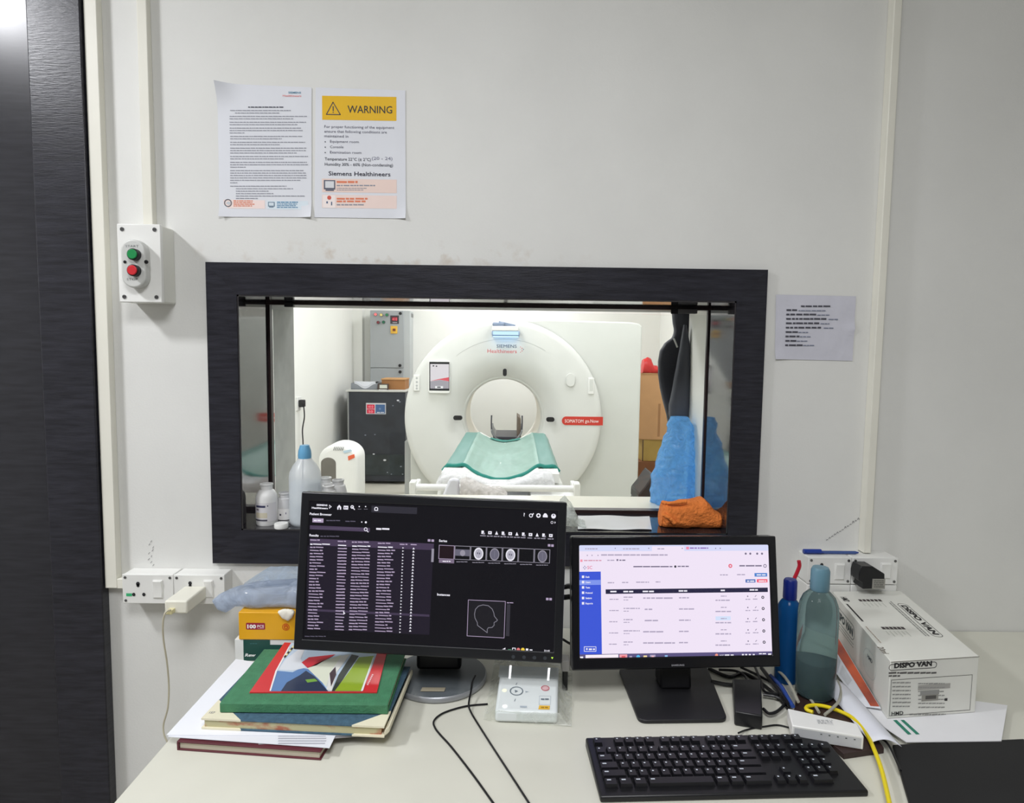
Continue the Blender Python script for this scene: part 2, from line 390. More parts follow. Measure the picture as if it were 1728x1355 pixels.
b.box(XI0+t, XI0+t+.006, YP-.018, YP, ZI0+.003, ZI1-t, DARKBROWN); b.box(XI1-t-.004, XI1-t, YP-.012, YP, ZI0+.003, ZI1-t, DARKBROWN)
b.box(XI0+t, XI1-t, YP-.03, YP, min(Py(860, 512, YP-.03).z, ZI1-t-.007), ZI1-t, DARKBROWN); b.box(XI0+t, XI1-t, YP-.02, YP+.01, ZI0+.003, ZI0+.013, DARKBROWN)
b.build('sash_frame', win, smooth=0)
b = MB(); b.box(XI0+.06, XI0+.085, YP-.045, YP-.03, ZI1-.018, ZI1-.005, BLK); b.box(XI1-.12, XI1-.05, YP-.05, YP-.03, ZI1-.022, ZI1-.010, STEEL); b.box(XI1-.125, XI1-.105, YP-.052, YP-.05, ZI1-.024, ZI1-.008, BLK); b.build('sash_catch', win, bevel=.001)
b = MB(); b.box(XI0+t+.01, XI1-t-.003, YP-.009, YP-.005, ZI0+.008, ZI1-t-.02, pane_mat()); b.build('glass_pane', win, smooth=0)

# ---------------------------------------------------------------- things on the wall
def duct(name, label, x0, x1, z0, z1, d, extra=None):
    b = MB(); b.box(x0, x1, -d, 0, z0, z1, PVC)
    if extra: extra(b)
    o = b.build(name, bevel=.002); return solo(o, label, 'cable duct')
duct('cable_trunking', 'white plastic cable trunking running down the wall against the black door frame', DX+.003, Py(173, 300, -.022).x, Py(180, 985, 0).z-.004, CH-.03, .022)
b = MB(); zz = Py(180, 985, 0).z
xv = Py(173, 300, -.022).x+.0005
b.prism([(xv, 0, zz-.004), (Py(206, 985, -.05).x-.0006, 0, zz-.004), (Py(206, 985, -.05).x-.0006, 0, zz+.022), (xv, 0, zz+.022)], (0, -.024, 0), PVC)
solo(b.build('cable_trunking', bevel=.0015), 'short level piece of white trunking feeding the left socket boxes', 'cable duct')
sx0, sx1 = Py(239, 300, -.02).x, Py(253, 300, -.02).x
duct('cable_trunking', 'white plastic cable trunking dropping into the start stop button box', sx0, sx1+.004, Py(196, 378, -.068).z+.0015, CH-.03, .02)
rx0, rx1 = Py(1471, 690, -.028).x, Py(1484, 690, -.028).x
duct('cable_trunking', 'white plastic cable trunking dropping to the right socket box beside the window', rx0, rx1, Py(1465, 932, -.02).z, CH-.03, .028)

# push button box
yb = -.068
p0, p1 = Py(196, 378, yb), Py(273, 510, yb); q = Py(295, 450, 0).x
bx0, bx1, bz0, bz1 = p0.x+.002, p1.x, p1.z, p0.z
T = thing('push_button_box', 'white wall box with green and red push buttons beside the door', 'switch box', ((bx0+bx1)/2, 0, bz0))
b = MB(); b.box(bx0, bx1, yb+.012, 0, bz0, bz1, mat('off_white_box', (226, 226, 218), .45, var=.04)); b.build('box_body', T, bevel=.003)
b = MB(); b.box(bx0-.001, bx1+.001, yb, yb+.0125, bz0-.001, bz1+.001, WHITE_PL); b.build('box_cover', T, bevel=.002)
for x in (bx0+.012, bx1-.012):
    for z in (bz0+.012, bz1-.012):
        b = MB(); b.cyl((x, yb+.004, z), (x, yb-.0015, z), .0048, STEEL); b.box(x-.004, x+.004, yb-.0018, yb-.0012, z-.0006, z+.0006, BLK); b.build('cover_screw', T)
S = Surf((0, yb-.026, 0), (1, 0, 0), (0, 0, 1))
c = Py(226, 445, yb-.02); hw, hh = .029, .0575
pts = [(c.x+hw*math.cos(a), yb-.0, c.z+hh-hw+hw*math.sin(a)) for a in [math.pi*k/14 for k in range(15)]] + [(c.x+hw*math.cos(a), yb-.0, c.z-hh+hw+hw*math.sin(a)) for a in [math.pi+math.pi*k/14 for k in range(15)]]
GREYPL = mat('light_grey_plastic', (205, 206, 202), .4, var=.05)
b = MB(); b.prism(pts, (0, -.024, 0), GREYPL)
S = Surf((0, yb-.024, 0), (1, 0, 0), (0, 0, 1)); GI = ink((120, 122, 124))
b.build('oval_plate', T, bevel=.004, seg=3)
b = MB(); b.stext(S, 'START', 212, 417, 3.6, GI, wd=22, e=.0004); b.build('plate_lettering', T, smooth=0); b = MB(); b.stext(S, 'STOP', 214, 473, 3.6, GI, wd=19, e=.0004); b.build('plate_lettering', T, smooth=0)
GRN = mat('green_button', (28, 140, 76), .35, var=.05); RED = mat('red_button', (206, 44, 52), .35, var=.05)
for (x, y, mm, nm) in ((224, 429, GRN, 'green_button'), (224, 456, RED, 'red_button')):
    c = Py(x, y, yb-.036)
    b = MB(); b.cyl((c.x, yb-.022, c.z), (c.x, yb-.038, c.z), .0138, BLK); o = b.build('button_bezel', T, bevel=.0015)
    b = MB(); b.cyl((c.x, yb-.034, c.z), (c.x, yb-.0405, c.z), .0116, mm); b.build(nm, o, bevel=.0015)
b = MB(); c = Py(247, 442, yb-.024); b.cyl((c.x, yb-.023, c.z), (c.x, yb-.0255, c.z), .0045, BLK); b.build('plate_screw', T); b = MB(); c = Py(211, 442, yb-.024); b.cyl((c.x, yb-.023, c.z), (c.x, yb-.0255, c.z), .0035, BLK); b.build('plate_screw', T)

# sheets on the wall
def sheet(b, tl, tr, br, bl, m, y=-.0016, curl=None, nu=16, nv=20):
    P = [Py(*p, 0) for p in (tl, tr, br, bl)]
    def fn(u, v):
        p = (P[0]*(1-u)+P[1]*u)*(1-v) + (P[3]*(1-u)+P[2]*u)*v
        d = y
        if curl:
            for (cu, cv, r, a) in curl:
                q = math.hypot((u-cu)*.8, v-cv); d -= a*max(0, 1-q/r)**2
        return Vector((p.x, d, p.z))
    return b.grid(lambda v, u: fn(u, v), nv, nu, m)
S = Surf((0, -.0016, 0), (1, 0, 0), (0, 0, 1), (350, 130, .2025))
TXT = ink((150, 152, 162)); DARK = ink((62, 64, 78)); ORG = ink((226, 130, 96)); TEALB = ink((70, 130, 170)); PINKBG = ink((246, 226, 220)); BLUEBG = ink((222, 234, 242)); YEL = ink((232, 184, 24)); REDI = ink((214, 96, 98)); NAVY = ink((70, 96, 130))
T = thing('wall_notice', 'plain white printed notice with dense small text taped left of the yellow warning notice', 'notice', Py(447, 366, 0))
b = MB(); sheet(b, (367, 141), (526, 148), (526, 367), (371, 366), PAPER, curl=[(0, 0, .22, .02), (0, 1, .12, .008), (1, 1, .12, .008)])
b.build('sheet', T, smooth=60)
b = MB(); E_ = .0006
b.stext(S, 'SIEMENS', 675, 137, 15, ink((96, 150, 176)), wd=106, bold=.02, e=E_); b.stext(S, 'Healthineers', 628, 163, 15, ink((232, 150, 150)), wd=155, bold=.02, e=E_)
b.build('logo_print', T, smooth=0); b = MB(); b.sdash(S, 340, 635, 256, 9, DARK, 1, E_, word=4)
y0 = 275; sd = 2
for x0, x1s in ((190, (695,)), (230, (600,)), None or (185, (830,)), (185, (725,)), (185, (822,)), (185, (760,)), (185, (790,)), (185, (795, 310)), (190, (800,)), (190, (620,)), (190, (815,)), (190, (605,)), (190, (825,)), (190, (820,)), (190, (745,)), (190, (838,)), (190, (640,)), (190, (830,)), (190, (838, 320)), (190, (805,)), (190, (820,)), (190, (825,)), (190, (830,)), (190, (775,)), (190, (250,)), (190, (660,)), (238, (720,)), (238, (515,)), (238, (550,)), (238, (810,)), (238, (430,))):
    for x1 in x1s:
        b.sdash(S, x0, x1, y0+8+(x0-190)*.02, 7.2, TXT, sd, E_, word=6); y0 += 20.2; sd += 1
    if sd in (4, 6, 8, 11, 13, 15, 18, 20, 23, 29): y0 += 8.5
b.build('body_print', T, smooth=0); b = MB(); b.srect(S, 135, 1022, 480, 1098, PINKBG, .0003)
b2_ = MB(); b2_.srect(S, 498, 1030, 840, 1106, BLUEBG, .0003)
b.sring(S, 172, 1050, 33, 9, ink((110, 110, 118)), E_); b.spoly(S, [(152, 1052), (172, 1035), (198, 1045), (180, 1068)], ink((200, 204, 210)), E_)
for k in range(4): b.sdash(S, 218, 400+random.uniform(-30, 6), 1036+k*14, 8, ORG, 40+k, E_)
for k in range(4): b2_.sdash(S, 580, 765+random.uniform(-30, 6), 1048+k*14, 9 if k == 0 else 7, TEALB, 50+k, E_)
b2_.srect(S, 505, 1040, 562, 1080, ink((120, 140, 158)), E_); b2_.srect(S, 513, 1047, 554, 1073, ink((214, 226, 234)), .0009); b2_.srect(S, 515, 1080, 552, 1088, ink((120, 140, 158)), E_)
b2_.build('blue_banner', T, smooth=0)
b.build('pink_banner', T, smooth=0)
T = thing('wall_notice', 'white warning notice with a yellow header and printed conditions, taped above the window', 'notice', Py(609, 366, 0))
b = MB(); sheet(b, (533, 148), (684, 153), (685, 369), (531, 367), PAPER, curl=[(1, 1, .1, .006)]); b.build('sheet', T, smooth=60)
b = MB()
b.srect(S, 955, 156, 1575, 366, YEL, .0003)
b.sline(S, [(992, 312), (1047, 210), (1108, 314), (992, 312)], 7, DARK, E_); b.srect(S, 1044, 244, 1053, 284, DARK, E_); b.srect(S, 1044, 290, 1053, 299, DARK, E_)
b.stext(S, 'WARNING', 1168, 298, 60, ink((58, 56, 52)), wd=372, bold=.008, e=E_)
b.build('yellow_header', T, smooth=0); b = MB()
for k, (t, wd) in enumerate((('For proper functioning of the equipment', 582), ('ensure that following conditions are', 520), ('maintained in', 200))):
    b.stext(S, t, 975, 424+k*39, 22, ink((84, 84, 104)), wd=wd, bold=.0, e=E_)
for k, t in enumerate((('Equipment room', 240), ('Console', 112), ('Examination room', 262))):
    b.stext(S, t[0], 1022, 547+k*45, 21, ink((84, 84, 104)), wd=t[1], bold=.0, e=E_); b.sdisc(S, 982, 540+k*45, 5, DARK, E_)
b.stext(S, 'Temperature 22°C (± 2°C)', 978, 694, 24, DARK, wd=384, bold=.006, e=E_)
b3_ = MB(); b3_.stext(S, '(20 - 24)', 1370, 690, 26, ink((130, 130, 150)), wd=172, e=E_)
b3_.build('handwritten_note', T, smooth=0)
b.stext(S, 'Humidity 30% - 60% (Non-condensing)', 978, 738, 24, DARK, wd=568, bold=.006, e=E_)
b.build('body_print', T, smooth=0); b = MB(); b.stext(S, 'Siemens Healthineers', 1010, 820, 34, ink((44, 44, 62)), wd=515, bold=.012, e=E_)
b.build('maker_print', T, smooth=0); b = MB(); b.srect(S, 955, 846, 1578, 968, ink((238, 214, 204)), .0003)
bz_ = MB(); bz_.srect(S, 955, 980, 1578, 1098, ink((242, 220, 212)), .0003)
b.srect(S, 970, 858, 1066, 938, ink((96, 100, 116)), E_); b.srect(S, 982, 868, 1056, 925, ink((220, 222, 226)), .0009); b.srect(S, 985, 938, 1055, 950, ink((96, 100, 116)), E_)
b.sdash(S, 1078, 1252, 884, 18, ORG, 70, E_); b.sdash(S, 1078, 1400, 910, 11, TXT, 71, E_)
b.sdash(S, 1078, 1330, 930, 6, TXT, 72, E_); b.sdash(S, 1078, 1300, 945, 6, TXT, 73, E_)
bz_.srect(S, 962, 984, 1068, 1092, ink((248, 236, 232)), E_); bz_.sdisc(S, 1016, 1006, 17, ink((214, 96, 80)), .0009); bz_.srect(S, 992, 1036, 1004, 1054, NAVY, .0009); bz_.srect(S, 1031, 1040, 1040, 1070, NAVY, .0009)
bz_.sdash(S, 1078, 1335, 1022, 15, ORG, 74, E_); bz_.sdash(S, 1078, 1318, 1044, 15, ORG, 75, E_); bz_.sdash(S, 1078, 1315, 1070, 11, TXT, 76, E_)
bz_.build('footer_banner', T, smooth=0); b.build('footer_banner', T, smooth=0)
S = Surf((0, -.0016, 0), (1, 0, 0), (0, 0, 1), (1000, 430, .2662))
T = thing('wall_notice', 'small grey-white printed notice with a short list of lines, right of the window', 'notice', Py(1378, 608, 0))
b = MB(); sheet(b, (1309, 497), (1444, 500), (1438, 609), (1307, 606), mat('greyish_paper', (206, 206, 216), .6, var=.08, scale=14, bump=.15, bscale=25), curl=[(1, .5, .15, .005), (0, 1, .2, .006)]); b.build('sheet', T, smooth=60)
b = MB(); K = ink((74, 74, 84)); K2 = ink((128, 134, 152)); E_ = .0012
b.sdash(S, 1320, 1508, 331, 10, K, 80, E_)
for k, (xa, xb) in enumerate(((1300, 1475), (1420, 1500), (1490, 1560), (1440, 1500), (1460, 1525), (1300, 1365), (1310, 1380), (1290, 1360), (1330, 1405))):
    yy = 356+k*27.5; b.sdash(S, 1228-k, xa, yy+k*.3, 11, K, 81+k, E_, word=4); b.sdash(S, xa+4, xb, yy+2, 7, K2, 91+k, E_)
b.build('print', T, smooth=0)

# socket boxes
SOCK = mat('socket_white', (232, 232, 228), .35, var=.03); HOLE = ink((40, 40, 44), .5)
def socket_box(label, x0, x1, z0, z1, d, holes, sw, group, extra=None):
    T = thing('socket_box', label, 'socket', ((x0+x1)/2, 0, z0), group=group)
    b = MB(); b.box(x0+.001, x1-.001, -d+.006, 0, z0, z1, SOCK); b.build('box_body', T, bevel=.0025)
    b = MB(); b.box(x0, x1, -d, -d+.0065, z0, z1, SOCK); b.build('cover_plate', T, bevel=.0015)
    for x in (x0+.008, x1-.008):
        for z in (z0+.008, z1-.008):
            b = MB(); b.cyl((x, -d+.002, z), (x, -d-.001, z), .0034, STEEL, n=14); b.build('cover_screw', T)
    S = Surf((0, -d, 0), (1, 0, 0), (0, 0, 1))
    b = MB()
    for (px, py, r) in holes: b.sdisc(S, px, py, r, HOLE, .0008, sy=1.1)
    if holes: b.build('pin_hole', T, smooth=0)
    u0, v1 = S.uv(sw[0], sw[1]); u1, v0 = S.uv(sw[2], sw[3])
    b = MB(); b.box(u0-.002, u1+.002, -d-.002, -d+.001, v0-.002, v1+.002, SOCK); o = b.build('switch_surround', T, bevel=.0008)
    b = MB(); b.prism([(u0, -d-.001, v0), (u0, -d-.001, v1), (u0, -d-.006, v1), (u0, -d-.0025, (v0+v1)/2), (u0, -d-.003, v0)], (u1-u0, 0, 0), WHITE_PL); b.build('rocker_switch', o, bevel=.0006)
    if extra: extra(S, T)
    return T
dl = .05
a0, a1, a2 = Py(206.5, 995, -dl).x, Py(293, 995, -dl).x, Py(379, 995, -dl).x; zt, zb = Py(293, 970, -dl).z, Py(293, 1019, -dl).z
def tick(S, T):
    b = MB(); b.srect(S, 213, 1001, 223, 1006, ink((60, 180, 120)), .0006); b.build('green_mark', T, smooth=0)
socket_box('white plug socket box with empty pin holes and switch, nearest the door frame', a0, a1-.0006, zb, zt, dl, ((233, 985, 3.2), (226, 1003, 2.8), (243, 1003, 2.8), (233, 988, 2.5)), (259, 980, 274, 1008), 'socket boxes left of the window', tick)
socket_box('white plug socket box with the white adapter plugged in, left of the window corner', a1+.0006, a2, zb, zt, dl, ((321, 984, 3), (321, 988, 2.4)), (345, 980, 359, 1007), 'socket boxes left of the window')
dr = .058
r0, r1, r2 = Py(1363, 965, -dr).x, Py(1437, 965, -dr).x, Py(1515, 965, -dr).x; zt2, zb2 = Py(1437, 941, -dr).z, Py(1437, 986, -dr).z
socket_box('white plug socket box with empty pin holes, behind the pale teal bottle cap', r0, r1-.0006, zb2, zt2, dr, ((1386.5, 953, 2.8), (1393, 971, 2.2)), (1410, 952, 1423, 977), 'socket boxes right of the window')
socket_box('white plug socket box with the black adapter plugged in, right of the window', r1+.0006, r2, zb2, zt2, dr, ((1463, 953, 2.6),), (1487, 951, 1501, 975), 'socket boxes right of the window')
b = MB(); h_ = zt2-zb2
b.box(r0, r1-.0006, -dr, 0, zb2-.004-h_, zb2-.002, SOCK); o = solo(b.build('socket_box', bevel=.002), 'lower white socket box mostly hidden behind the teal bottle', 'socket', 'socket boxes right of the window')
b = MB(); b.box(r1+.0006, r2, -dr, 0, zb2-.004-h_, zb2-.002, SOCK); o = solo(b.build('socket_box', bevel=.002), 'lower white socket box mostly hidden behind the white syringe carton', 'socket', 'socket boxes right of the window')
# adapters and their cable
p = Py(277, 1014, -.15); q = Py(316, 1036, -.15)
T = thing('power_adapter', 'white brick adapter plugged into the left socket boxes', 'adapter', ((p.x+q.x)/2, -.1, q.z))
b = MB(); b.box(p.x, q.x, -.15, -dl-.0012, q.z, p.z, mat('cream_plastic', (232, 230, 216), .4, var=.03)); b.build('adapter_body', T, bevel=.004, seg=3)
e1 = Py(290, 1030, -.15)
b = MB(); b.box(e1.x-.006, e1.x+.008, -.166, -.148, e1.z-.004, e1.z+.006, mat('clear_plug', (214, 206, 160), .25, var=.1)); b.build('network_plug', T, bevel=.001)
LANC = mat('pale_cable', (206, 200, 178), .45, var=.05)
pts = [Py(288, 1029, -.168), Py(279, 1034, -.18), Py(275, 1052, -.175), Py(276, 1080, -.16), Py(282, 1120, -.14), Py(285, 1160, -.12), Py(283, 1195, -.11), Py(276, 1222, -.1), Py(277, 1240, -.1), Py(284, 1262, -.1), Py(286, 1330, -.1), Py(280, 1420, -.1)]
solo(MB().tube(pts, .0022, LANC).build('network_cable'), 'thin pale cable hanging down the wall from the white adapter', 'cable')
S = Surf((0, -.085, 0), (1, 0, 0), (0, 0, 1), (1290, 860, .1993))
def pp(x, y, d): return Py(1290+x*.1993, 860+y*.1993, d)
T = thing('power_adapter', 'black angular plug adapter with a grey label in the right socket box', 'adapter', pp(920, 670, -.1))
b = MB(); o_ = [pp(x, y, -.1) for x, y in ((820, 480), (920, 482), (1020, 545), (1020, 672), (830, 672), (835, 620), (800, 600), (802, 540))]
b.prism(o_, (0, .1-dr-.0012, 0), BLK); b.build('adapter_body', T, bevel=.002)
S = Surf((0, -.1, 0), (1, 0, 0), (0, 0, 1), (1290, 860, .1993))
b = MB(); b.srect(S, 914, 585, 1018, 670, ink((150, 148, 140)), .0006)
for k in range(4): b.sdash(S, 925, 1008, 605+k*17, 7, ink((96, 96, 92)), 120+k, .001)
b.build('rating_label', T, smooth=0)
# pen on top of the right box
T = thing('ballpoint_pen', 'blue ballpoint pen lying on top of the right socket box', 'pen', (r1, -dr/2, zt2))
ya = -.03; za = zt2+.0065
pA, pB = Py(1356, 926, ya), Py(1449, 927, ya)
b = MB(); b.cyl((pA.x+.04, ya, za-.002), (pB.x-.008, ya, za-.002), .0042, mat('clear_blue_barrel', (70, 92, 150), .2, var=.2), n=12); b.cyl((pB.x-.008, ya, za-.002), (pB.x, ya, za-.002), .004, mat('blue_pen', (34, 62, 150), .3, var=.1), r1=.0015, n=12); b.build('barrel', T)
b = MB(); b.cyl((pA.x, ya, za), (pA.x+.046, ya, za), .0064, MC['blue_pen'], n=14); b.box(pA.x+.005, pA.x+.05, ya-.009, ya-.006, za-.0015, za+.0015, MC['blue_pen']); b.build('pen_cap', T, bevel=.0008)

# ---------------------------------------------------------------- things on the window sill
SI = ZI0+.0032
VIAL = mat('white_bottle_plastic', (228, 228, 226), .4, var=.04)
def pxw(n, y): return n*(y+1.65)/F
def bottle(name, label, cat, c, R, H, neck, nh, mats, labelband=None, group=None):
    T = thing(name, label, cat, c, group=group); o = Vector(c)
    sh = .2*H
    pr = [(0, 0), (R*.94, 0), (R, .004), (R, H-nh-sh), (R*.93, H-nh-sh*.6), (neck*1.25, H-nh-sh*.1), (neck, H-nh), (neck, H-.004), (neck*1.12, H-.004), (neck*1.12, H-.0005), (neck*.8, H), (neck*.78, H-nh*.8)]
    MB().lathe(pr, mats, o).build('bottle_body', T, smooth=40)
    if labelband: labelband(T, o, R)
    return T
def lab1(T, o, R):
    b = MB(); r = R+.0004
    def patch(a0, a1, z0, z1, m, rr=r):
        b.grid(lambda u, v: o+Vector((rr*math.cos(a0+(a1-a0)*u), rr*math.sin(a0+(a1-a0)*u), z0+(z1-z0)*v)), 12, 1, m)
    patch(-2.7, -.3, .012, .062, ink((214, 212, 214))); patch(-2.35, -1.35, .05, .0555, ink((60, 62, 92)), r+.0003); patch(-1.2, -1.1, .053, .056, ink((60, 62, 92)), r+.0003)
    patch(-2.3, -2.0, .042, .046, ink((120, 110, 120)), r+.0003); patch(-2.4, -1.2, .022, .036, ink((206, 198, 176)), r+.0003); patch(-2.6, -1.2, .014, .018, ink((70, 70, 82)), r+.0003)
    b.build('bottle_label', T)
def lab2(T, o, R):
    b = MB(); r = R+.0004
    def patch(a0, a1, z0, z1, m, rr=r):
        b.grid(lambda u, v: o+Vector((rr*math.cos(a0+(a1-a0)*u), rr*math.sin(a0+(a1-a0)*u), z0+(z1-z0)*v)), 12, 1, m)
    patch(-2.8, -.3, .01, .04, ink((236, 234, 232))); patch(-2.0, -1.75, .022, .027, ink((70, 70, 84)), r+.0003); patch(-1.2, -1.1, .026, .031, ink((110, 104, 130)), r+.0003); patch(-2.5, -.5, .008, .0105, ink((60, 58, 62)), r+.0003)
    b.build('bottle_label', T)
c = Pz(450, 887, SI); c.y += .02; c.x = Py(450.5, 860, c.y).x
bottle('medicine_bottle', 'small white medicine bottle with printed label, in the left corner of the window sill', 'bottle', (c.x, c.y, SI), pxw(18, c.y), pxw(70, c.y), pxw(9.8, c.y), .016, VIAL, lab1)
c2 = (Py(480, 860, .055).x, .06, SI)
bottle('medicine_bottle', 'shorter white bottle with plain label, between the corner bottle and the big saline bottle', 'bottle', c2, pxw(12.5, .06), .082, pxw(9, .06), .014, mat('greyish_bottle_plastic', (208, 208, 208), .35, var=.05), lab2)
for (px, top, yy, lb) in ((549, 805, .115, 'open white vial behind the left monitor, beside the saline bottle, farthest of three'), (570.5, 809, .095, 'open white vial behind the left monitor, rightmost of the three on the sill'), (554, 818.5, .05, 'open white vial behind the left monitor, lowest and nearest of three on the sill')):
    q = Py(px, top, yy)
    bottle('medicine_vial', lb, 'bottle', (q.x, yy, SI), pxw(14.5, yy), q.z-SI, pxw(9.3, yy), .014, VIAL, group='open white vials on the sill')
c = Pz(471.5, 893, SI)
b = MB(); b.lathe([(0, 0), (pxw(11.2, 0), 0), (pxw(11.6, 0), .002), (pxw(11.6, 0), .010), (pxw(10.8, 0), .0125), (0, .0125)], WHITE_PL, (c.x, c.y+.014, SI)); solo(b.build('bottle_lid', smooth=40), 'white round lid lying loose in front of the small bottles on the sill', 'lid')
# big saline bottle
yq = .045; cx = Py(515.5, 860, yq).x; k = pxw(1, yq); T = thing('saline_bottle', 'large translucent saline bottle with a blue cap standing on the window sill', 'bottle', (cx, yq, SI))
zt = Py(515, 752, yq).z-SI
SAL = mat('frosted_bottle', (238, 243, 247), .28, alpha=.5, var=.02); LIQ = mat('saline_liquid', (218, 232, 240), .1, alpha=.5, var=.02)
z_ = lambda py: Py(515, py, yq).z-SI
b = MB(); b.lathe([(0, 0), (22*k, 0), (25*k, .004), (26.4*k, .012), (26.4*k, z_(803)), (25*k, z_(795)), (20*k, z_(785)), (13*k, z_(776)), (10*k, z_(772)), (10*k, z_(768)), (0, z_(768))], SAL, (cx, yq, SI)); b.build('bottle_body', T, smooth=50)
b = MB(); b.lathe([(0, .003), (21*k, .003), (25.2*k, .012), (25.2*k, z_(813)), (0, z_(812))], LIQ, (cx, yq, SI)); b.build('liquid', T, smooth=50)
b = MB(); b.lathe([(10.8*k, z_(773)), (11.2*k, z_(768)), (10.4*k, z_(760)), (8*k, z_(753)), (7.4*k, z_(751)), (0, z_(751))], mat('light_blue_cap', (110, 174, 214), .35, var=.06), (cx, yq, SI), n=18); b.build('blue_cap', T, smooth=50)

# orange cloth
CL = mat('orange_cloth', (248, 138, 64), .9, var=.2, scale=25, bump=.7, bscale=120)
rows = []
y1 = .055
for px, t in ((1113.5, 864), (1116, 852), (1121, 848), (1131, 850), (1145, 847), (1158, 844), (1172, 842), (1186, 840), (1193, 847), (1200, 857), (1209, 863), (1216, 868), (1221, 877)):
    p = Py(px, t, y1); h = max(.006, (p.z-SI)/2); dd = .04*(.55 if px < 1118 or px > 1215 else 1)
    rows.append(((p.x, y1, SI+h+.001), (0, 0, h), (0, -dd, 0)))
b = MB(); b.loft([tuple(r) for r in rows], CL, n=64, amp=.006, freq=26, sq=.7)
b.tube([Py(1117, 847, .05), Py(1126, 849, .03), Py(1142, 848, .02), Py(1160, 846, .02)], .005, CL, n=8)
b.tube([Py(1118, 868, .02), Py(1130, 874, .012), Py(1140, 884, .012)], .006, CL, n=8)
for k in range(0): # soft rolled folds on the left end
    z = SI+.008+k*.011; xs = Py(1121, 860, y1).x+.003*k
    b.tube([(xs+.028, .012, z-.002), (xs+.012, .012-.003*k, z), (xs, .022, z+.002), (xs-.002, .05, z+.003)], .0062, CL, n=10)
solo(b.build('cleaning_cloth', smooth=80, subsurf=1), 'crumpled orange cloth bundled at the right end of the window sill', 'cloth')
for v in [bpy.data.objects['cleaning_cloth']]:
    for q in v.data.vertices: q.co.z = max(q.co.z, .0005)
# crumpled clear bag on the sill
CLEAR = film('clear_crumpled_film', (240, 244, 240), .62, .12, .5, .9, 40)
rows = []
for px, t in ((941, 868), (945, 846), (953, 840), (962, 848), (970, 862), (978, 880), (986, 893)):
    p = Py(px, t, .05); h = max(.004, (p.z-SI)/2); rows.append(((p.x, .05, SI+h+.002), (0, 0, h), (0, -.035, 0)))
b = MB(); b.loft(rows, CLEAR, n=26, amp=.012, freq=30); o = b.build('plastic_bag', smooth=25)
for q in o.data.vertices: q.co.z = max(q.co.z, SI+.0006)
solo(o, 'crumpled clear plastic bag on the sill beside the left monitor top corner', 'plastic bag')
b = MB(); P = [Pz(x, y, SI+.0012) for x, y in ((975, 893.5), (1100, 894.5), (1096, 872), (975, 870))]
b.grid(lambda u, v: P[0].lerp(P[1], v).lerp(P[3].lerp(P[2], v), u)+Vector((0, 0, .0012*math.sin(9*v+4*u)+.0012)), 6, 20, mat('white_film_sheet', (236, 238, 240), .12, var=.03)); solo(b.build('plastic_sheet', smooth=80), 'flat white plastic sheet lying on the sill between the clear bag and the orange cloth', 'plastic sheet')
# blue bag and lead apron at the right end of the opening
BLUE = film('blue_film', (150, 210, 255), .32, .14, .55, 1.0, 34)
rows = []; yb_ = .325
for py, a, c_, d in ((703, 1131, 1163, .02), (722, 1126, 1170, .03), (752, 1117, 1175, .042), (782, 1106, 1177, .05), (802, 1101, 1178, .055), (828, 1099, 1179, .058), (846, 1100, 1178, .058)):
    p, q = Py(a, py, yb_), Py(c_, py, yb_); rows.append((((p.x+q.x)/2, yb_, p.z), ((q.x-p.x)/2, 0, 0), (0, d, 0)))
rows[-1] = ((rows[-1][0][0], yb_, SI+.0015), rows[-1][1], rows[-1][2])
b = MB(); b.loft(rows[::-1], BLUE, n=48, amp=.013, freq=30); o = b.build('plastic_bag', smooth=30)
lim = XI1-.0015
for q in o.data.vertices: q.co.z = max(q.co.z, SI+.0008); q.co.x = min(q.co.x, lim); q.co.y = max(q.co.y, YP+.02)
solo(o, 'thin blue plastic bag slumped on the rear sill below the dark apron', 'plastic bag')
APR = mat('dark_slate_apron', (50, 52, 62), .55, var=.15, scale=10, bump=.1, bscale=150)
T = thing('lead_apron', 'dark slate radiation apron hanging beyond the glass at the right of the window', 'apron', (.66, .43, .9))
b = MB(); L_ = [Py(x, y, .43) for x, y in ((1136, 480), (1136, 522), (1138, 545), (1141, 560), (1136, 570), (1124, 579), (1116, 592), (1113, 610), (1113, 632), (1116, 655), (1121, 678), (1127, 700), (1134, 740), (1140, 800))]
b.prism(L_+[Vector((.74, .43, L_[-1].z)), Vector((.74, .43, L_[0].z))], (0, .035, 0), APR); b.build('apron_panel', T, bevel=.012, seg=3, smooth=60)
rows = []
for py, a, c_, d in ((548, 1155, 1159, .006), (575, 1150, 1164, .012), (610, 1144, 1168, .018), (650, 1136.5, 1169.5, .023), (684, 1130, 1169, .026), (698, 1129, 1167, .027), (707, 1131, 1165, .024)):
    p, q = Py(a, py, .385), Py(c_, py, .385); rows.append((((p.x+q.x)/2, .392, p.z), ((q.x-p.x)/2, 0, 0), (0, d, 0)))
b = MB(); b.loft(rows[::-1], mat('slate_apron_flap', (66, 68, 78), .5, var=.12, scale=10), n=28, amp=.002, freq=20); b.build('folded_flap', T, smooth=60)
for q in bpy.data.objects['folded_flap'].data.vertices: q.co.x = min(q.co.x, XI1-.001-.66)
b = MB(); p = Py(1141, 575, .426); b.tube([Py(1137, 571, .427), Py(1140, 578, .425), Py(1143, 586, .427)], .003, WHITE_PL); b.build('strap_end', T)
b = MB(); b.box(.68, .70, TH, .43, L_[0].z-.04, L_[0].z-.02, STEEL); b.build('hanging_hook', T)

# ---------------------------------------------------------------- scan room
def rbox(b, x0, x1, y0, y1, z0, z1, m): b.box(x0, x1, y0, y1, z0, z1, m)
